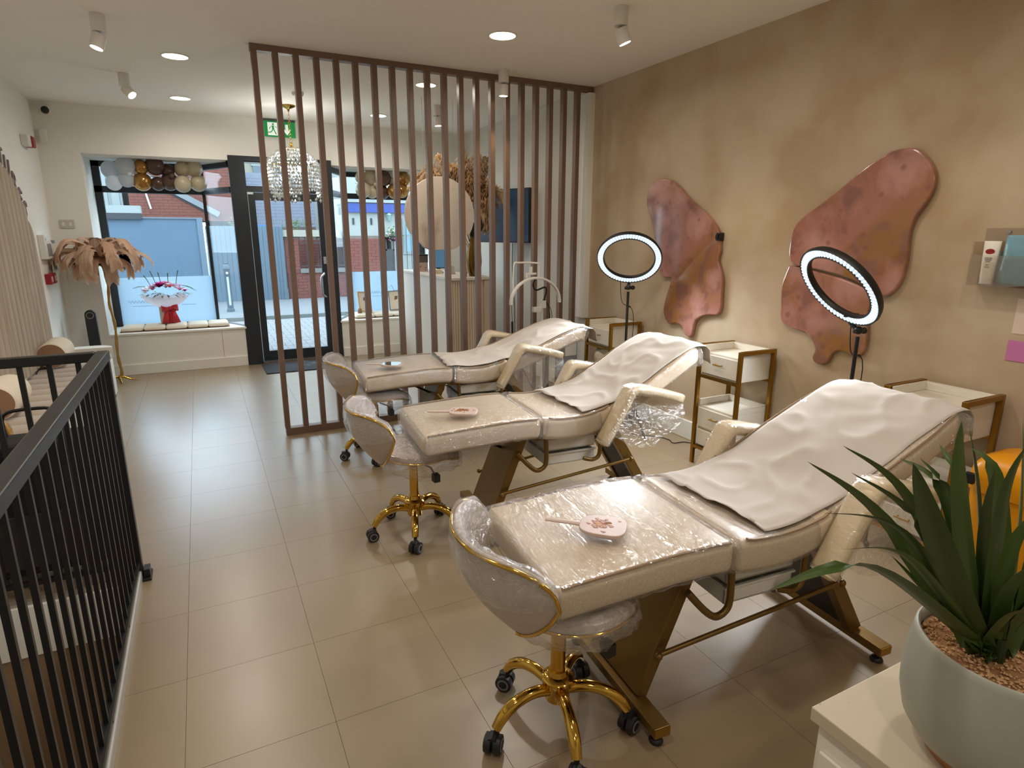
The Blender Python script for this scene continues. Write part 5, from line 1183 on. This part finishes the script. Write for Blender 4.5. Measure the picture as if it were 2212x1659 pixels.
# balloon garlands
def garland(x0, x1, zc, lab, seq, seed, n):
    t = T('balloon_garland', lab, 'balloon garland', ((x0+x1)/2, 8.36, zc), 0)
    r_ = random.Random(seed); L = x1-x0
    for k in range(n):
        u = (k+.5)/n; c = seq[min(len(seq)-1, int(u*len(seq)))]
        for lvl in (0, 1):
            r = r_.uniform(.078, .108); x = -L/2+L*u+r_.uniform(-.02, .02); z = (.078 if lvl else -.085)+r_.uniform(-.03, .03); y = r_.uniform(-.08, .05)
            MB().ball((x, y, z), (r*.97, r*.97, r), 18, 12).build('balloon', c, t, smooth=180)
        if k % 3 == 1: MB().ball((-L/2+L*u+.03, -.10, r_.uniform(-.02, .02)), .026, 12, 8).build('balloon', c, t, smooth=180)
    MB().tube([(-L/2, .03, .0), (0, .035, -.01), (L/2, .03, 0)], .003, 5).build('garland_string', m_whitep, t)
garland(-.84, .13, 2.225, 'balloon garland in white, gold, brown and sand across the left window', [m_wb, m_wb, m_gb2, m_gb2, m_br, m_br, m_sand, m_sand], 3, 7)
garland(1.93, 2.62, 2.225, 'balloon garland in sand, brown and gold across the right window behind the slats', [m_sand, m_sand, m_br, m_br, m_gb2, m_gb2], 6, 5)

# ------------------------------------------------------------------ outdoors
GZ = -.06
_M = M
def M(name, c, *a, **k):   # outdoor albedos, scaled down to balance the raised sky strength
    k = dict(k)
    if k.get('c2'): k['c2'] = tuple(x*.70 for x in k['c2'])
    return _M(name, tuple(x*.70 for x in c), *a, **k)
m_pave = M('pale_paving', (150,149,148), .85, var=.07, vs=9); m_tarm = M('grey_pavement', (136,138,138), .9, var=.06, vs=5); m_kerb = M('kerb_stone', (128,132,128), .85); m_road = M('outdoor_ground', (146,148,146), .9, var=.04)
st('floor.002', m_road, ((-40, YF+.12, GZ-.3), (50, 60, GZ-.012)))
pv = MB(); r_ = random.Random(2)
for i in range(-14, 44):
    for j in range(0, 42):
        x = -1.6+i*.105+(j % 2)*.0; y = 8.15+j*.105
        if (i+j) % 2 == 0:
            h = r_.uniform(-.001, .001)
            if (i//1+j) % 4 == 0: pv.bb((x, y, GZ-.03), (x+.205, y+.1, GZ+h))
            else: pv.bb((x, y, GZ-.03), (x+.1, y+.205, GZ+h))
o = pv.build('paving_blocks', m_pave); o['kind'] = 'stuff'; o['label'] = 'pale block paving outside the glass door'
st('trim_6', m_kerb, ((-12, 12.75, GZ-.1), (16, 12.9, GZ+.06)))
st('floor.003', m_tarm, ((-12, 12.9, GZ-.1), (16, 16.0, GZ+.05)))
OY = 16.0
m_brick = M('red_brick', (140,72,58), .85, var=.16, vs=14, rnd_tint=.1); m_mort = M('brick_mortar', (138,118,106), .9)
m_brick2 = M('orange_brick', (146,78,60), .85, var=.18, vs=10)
def brickwall(name, label, cat, x0, x1, z0, z1, y, m, seed, th=.2):
    t = T(name, label, cat, ((x0+x1)/2, y, z0)); w, h = x1-x0, z1-z0
    MB().bb((-w/2, .012, 0), (w/2, th, h)).build('mortar_core', m_mort, t)
    mb = MB(); r_ = random.Random(seed); n = int(h/.0755)
    for j in range(n):
        x = -w/2-(.1125 if j % 2 else 0)
        while x < w/2:
            a, b = max(x, -w/2), min(x+.213, w/2)
            if b-a > .03: d = r_.uniform(-.003, .003); mb.bb((a, d, j*.0755+.005), (b, .012, j*.0755+.0705))
            x += .225
    o = mb.build('bricks', m, t); o['kind'] = 'stuff'; return t
def boxthing(name, label, cat, parts, loc=(0, 0, 0)):
    t = T(name, label, cat, loc)
    for n, m, bx in parts:
        mb = MB()
        for a, b in bx: mb.bb(a, b)
        mb.build(n, m, t)
    return t
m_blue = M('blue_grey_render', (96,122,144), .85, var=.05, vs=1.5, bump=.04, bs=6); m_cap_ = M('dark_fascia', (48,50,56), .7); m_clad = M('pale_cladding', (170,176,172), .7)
boxthing('garage', 'blue grey rendered garage wall across the street left of the gate', 'garage', [('wall', m_blue, [((-4.5, 0, 0), (.12, 3.2, 1.95))]), ('coping', M('lead_coping', (112,120,130), .6), [((-1.05, -.03, 1.95), (.15, 3.2, 1.985))]), ('fascia', m_cap_, [((-4.5, -.08, 1.93), (-1.05, .3, 2.06))]), ('parapet', m_clad, [((-4.5, -.05, 2.06), (-1.05, .3, 2.22))]), ('pilaster', M('pale_blue_render', (112,132,148), .85), [((.02, -.03, 0), (.14, 0, 1.95))])], (0, OY, GZ))
cl = T('clad_building', 'pale vertical clad building behind the garage at far left', 'building', (-2.6, 19.4, GZ))
MB().bb((-3, 0, 0), (.95, 2, 4.5)).build('wall', m_clad, cl)
bp_ = None
for k in range(14):
    if bp_ is None: bp_ = MB().bb((-.09, -.03, 1.5), (.09, 0, 4.5)).build('panel', m_clad, cl)
    o = bp_ if k == 0 else share(bp_, cl); o.location = (.80-.26*k, 0, 0)
brickwall('brick_house', 'red brick gable of the house rising behind the blue garage', 'house', -1.50, 1.02, 1.9, 4.6, 19.3, m_brick2, 4, 3)
boxthing('house_quoins', 'pale toothed stone quoins at the right edge of the brick gable', 'quoins', [('quoin', m_clad, [((1.02, -.02, .15*k*2), (1.10+.06*(k % 2), .2, .15*k*2+.26)) for k in range(16)])], (0, 19.3, GZ))
t = T('verge_board', 'pale diagonal verge board running down across the brick gable', 'board', (-.30, 19.27, 2.60))
MB().box((0, 0, 0), (2.1, .08, .15), Matrix.Rotation(radians(30), 3, 'Y')).build('board', M('grey_white_board', (150,154,156), .7), t)
MB().box((0, .02, -.12), (2.1, .04, .04), Matrix.Rotation(radians(30), 3, 'Y')).build('flashing', m_cap_, t)
t = T('downpipe', 'white thin downpipe on the brick gable', 'pipe', (-1.02, 19.24, 2.2)); MB().tube([(0, 0, 0), (-.10, 0, .55), (-.14, 0, 1.2)], .022, 8).build('pipe', m_whitep, t, smooth=60)
# gate
gt = T('timber_gate', 'blue grey boarded timber gate across the street', 'gate', (.17, OY, GZ))
m_gate = M('blue_grey_timber', (102,122,136), .8, var=.08, vs=5, st=(6, 6, .5), rnd_tint=.05)
g0 = None
for k in range(14):
    if g0 is None: g0 = MB().bb((0, 0, .04), (.098, .03, 1.80)).build('board', m_gate, gt, bevel=.004)
    o = g0 if k == 0 else share(g0, gt); o.location = (.004+.102*k, 0, 0)
MB().bb((0, .03, .3), (1.44, .07, .4)).bb((0, .03, 1.4), (1.44, .07, 1.5)).build('ledge_rail', m_gate, gt)
t = T('gate_leaf', 'narrow blue grey open gate leaf at the end of the boarded gate', 'gate', (1.62, OY, GZ), radians(-35))
for k in range(3): MB().bb((.004+.085*k, 0, .04), (.085+.085*k, .03, 1.80)).build('board', m_gate, t, bevel=.004)
tag(MB().bb((0, 0, 0), (.26, .2, .06)).build('blue_crate', M('bright_blue_plastic', (60,130,200), .5), loc=(1.28, OY+.35, 1.72)), 'small bright blue thing on the wall top behind the gate', 'crate')
# slate roofed outhouse behind the gate
t = T('slate_roof', 'grey slate roof rising behind the gate and brick wall', 'roof', (1.9, 20.0, 1.75))
m_slate = M('slate', (112,116,132), .7, var=.12, vs=12, rnd_tint=.06); mb = MB(); r_ = random.Random(9)
for j in range(16):
    for i in range(13):
        x = -1.55+i*.25+(.125 if j % 2 else 0); y, z = j*.115, j*.10
        mb.add([(x, y-.0, z+.016), (x+.243, y, z+.016), (x+.243, y+.23, z+.206), (x, y+.23, z+.206), (x, y, z+.004), (x+.243, y, z+.004), (x+.243, y+.23, z+.198), (x, y+.23, z+.198)], [(0, 1, 2, 3), (7, 6, 5, 4), (0, 4, 5, 1), (1, 5, 6, 2), (2, 6, 7, 3), (3, 7, 4, 0)])
o = mb.build('slates', m_slate, t); o['kind'] = 'stuff'
MB().add([(-1.6, 0, 0), (1.8, 0, 0), (1.8, 1.9, 1.62), (-1.6, 1.9, 1.62), (-1.6, 0, -1.85), (1.8, 0, -1.85), (1.8, 1.9, -1.85), (-1.6, 1.9, -1.85)], [(0, 1, 2, 3), (4, 5, 1, 0), (5, 6, 2, 1), (6, 7, 3, 2), (7, 4, 0, 3), (7, 6, 5, 4)]).build('walls', m_mort, t)
for x, lab in ((.95, 'pale green shrub on the wall behind the gate, left one'), (2.25, 'pale green shrub behind the brick wall, right one')):
    mb = MB(); r_ = random.Random(int(x*10))
    for k in range(260):
        a, b = r_.uniform(0, 6.28), r_.gauss(0, 1); p = Vector((r_.gauss(0, .16), r_.gauss(0, .08), r_.gauss(.0, .06))); s = .035
        mb.add([p, p+Vector((s*cos(a), .3*s, s*sin(a))), p+Vector((s*cos(a)-s*.5*sin(a), 0, s*sin(a)+s*.5*cos(a)))], [(0, 1, 2)])
    t = T('shrub', lab, 'shrub', (x, OY+.6, 1.80)); mb.build('foliage', M('pale_green_leaf', (110,136,78), .8, var=.3, vs=12), t)
# brick wall with iron railings
W0, W1 = 1.90, 3.30
brickwall('garden_wall', 'low red brick garden wall across the street below the iron railings', 'wall', W0, W1, GZ, .62, OY, m_brick, 5)
brickwall('brick_pier', 'red brick pier at the left end of the garden wall', 'pier', W0-.02, 2.20, .62, 1.50, OY-.01, m_brick, 6)
brickwall('back_wall', 'red brick wall seen through the iron railings', 'wall', 2.2, 3.9, .5, 1.45, OY+1.6, m_brick, 7)
boxthing('coping_stones', 'pale cream coping along the top of the brick wall', 'coping', [('stone', M('cream_stone', (180,174,156), .8), [((W0-.1, -.08, 1.50), (3.2, .25, 1.66))]), ('ledge', M('grey_stone', (128,124,118), .8), [((2.2, -.05, .62), (W1, .25, .72))])], (0, OY, 0))
def railing_set(x0, x1, lab):
    t = T('iron_railing', lab, 'railing', (x0, OY-.02, .72)); w = x1-x0; n = int(w/.115)
    m = M('wrought_iron', (44,36,38), .6) if 'wrought_iron' not in bpy.data.materials else bpy.data.materials['wrought_iron']
    b = None
    for k in range(n+1):
        if b is None: b = MB().cyl((0, 0, 0), (0, 0, .72), .009, n=6).add([(-.02, 0, .72), (.02, 0, .72), (0, 0, .80), (0, -.012, .74), (0, .012, .74)], [(0, 3, 2), (3, 1, 2), (1, 4, 2), (4, 0, 2)]).build('bar', m, t)
        o = b if k == 0 else share(b, t); o.location = (w*k/n, 0, 0)
    MB().bb((0, -.01, .06), (w, .01, .085)).bb((0, -.01, .62), (w, .01, .645)).build('rail', m, t)
railing_set(2.22, 2.78, 'black iron railing panel over the brick wall, seen through the door glass')
railing_set(2.84, 3.28, 'black iron railing panel over the brick wall, seen through the right window')
# white building
m_pub = M('white_render', (184,186,178), .8, var=.02)
t = boxthing('white_building', 'white rendered building with a bright blue fascia across the street', 'building', [('wall', m_pub, [((3.30, 0, 1.55), (9, 4, 4.2)), ((4.55, 0, 0), (9, 4, 1.55))]), ('fascia', M('bright_blue_fascia', (22,62,160), .5), [((3.42, -.10, 2.16), (9, 0, 2.38))]), ('gutter', m_clad, [((3.40, -.14, 2.40), (9, 0, 2.47))]), ('tie_plate', m_cap_, [((3.56, -.03, 1.86), (3.60, 0, 2.02)), ((4.02, -.03, 1.86), (4.06, 0, 2.02))])], (0, OY+.02, GZ))
wd = MB().bb((4.86, -.03, 1.10), (5.42, 0, 2.02)).build('window', m_clad, t); MB().bb((4.92, -.035, 1.16), (5.36, -.03, 1.54)).bb((4.92, -.035, 1.60), (5.36, -.03, 1.96)).build('pane', M('teal_window_glass', (130,176,184), .15), wd)
for k in range(6): MB().cyl((4.80+.13*k, -.09, .2), (4.80+.13*k, -.09, 2.08), .008, n=6).build('window_bar', m_cap_, t)
brickwall('brick_infill', 'red brick panel below the white building', 'wall', 3.32, 4.36, GZ, 1.52, OY-.03, m_brick, 12)
boxthing('side_gate', 'narrow black iron side gate beside the brick panel', 'gate', [('frame', m_black, [((0, 0, 0), (.03, .03, 1.5)), ((.2, 0, 0), (.23, .03, 1.5)), ((0, 0, 1.2), (.23, .03, 1.24)), ((.03, .01, .05), (.2, .025, 1.2))])], (4.37, OY-.05, GZ))
t = T('wall_lantern', 'old style wall lantern under the blue fascia', 'lantern', (4.48, OY-.10, 2.0))
MB().lathe([(.02, -.13), (.035, -.11), (.07, .03), (.09, .035), (.02, .09), (0, .10)], 6).build('lantern_body', M('verdigris_glass', (150,180,170), .3), t); MB().tube([(0, .1, .02), (0, .04, .12), (0, 0, .10)], .01, 6).build('arm', m_cap_, t)
t = T('hanging_basket', 'hanging basket of pink and white flowers across the street', 'basket', (4.55, OY-.22, 1.52))
MB().lathe([(.02, -.14), (.11, -.08), (.14, 0)], 14, cap=False).build('basket', m_cap_, t)
r_ = random.Random(17)
for n_, c in (('foliage', M('basket_green', (110,140,86), .8)), ('pink_flowers', M('hot_pink', (206,60,130), .7)), ('white_flowers', M('basket_white', (232,228,210), .7))):
    mb = MB()
    for k in range(70 if n_ == 'foliage' else 26): mb.ball((r_.gauss(0, .09), r_.gauss(0, .07), r_.gauss(.05 if n_ != 'pink_flowers' else -.05, .07)), .022, 6, 4)
    mb.build(n_, c, t)
t = T('bollard', 'grey street bollard with a pale reflective strip outside the left window', 'bollard', (.46, 13.9, GZ+.05))
m_boll = M('bollard_grey', (88,104,116), .6)
MB().lathe([(.075, 0), (.075, .06), (.06, .07), (.06, .86), (.075, .88), (.07, .93), (.04, .98), (.05, 1.0), (0, 1.01)], 18).build('post', m_boll, t, smooth=40)
MB().bb((-.02, -.068, .14), (.02, -.06, .72)).build('reflective_strip', M('reflective_white', (228,234,236), .4), t)
MB().cyl((0, -.07, .80), (0, -.066, .80), .022, n=14).build('reflector', m_whitep, t)
boxthing('cream_house', 'cream upper storey with brick surround seen through the transom light over the door', 'house', [('wall', M('cream_render', (178,172,150), .85), [((.6, 0, 0), (9, 4, 9))]), ('brick_band', m_brick, [((.5, -.04, 0), (.72, 0, 9))]), ('window_head', m_clad, [((1.5, -.06, 4.1), (2.6, 0, 4.3))]), ('window', M('dark_house_window', (96,110,124), .2), [((1.55, -.05, 2.8), (2.55, .0, 4.1))])], (.6, 26, GZ))
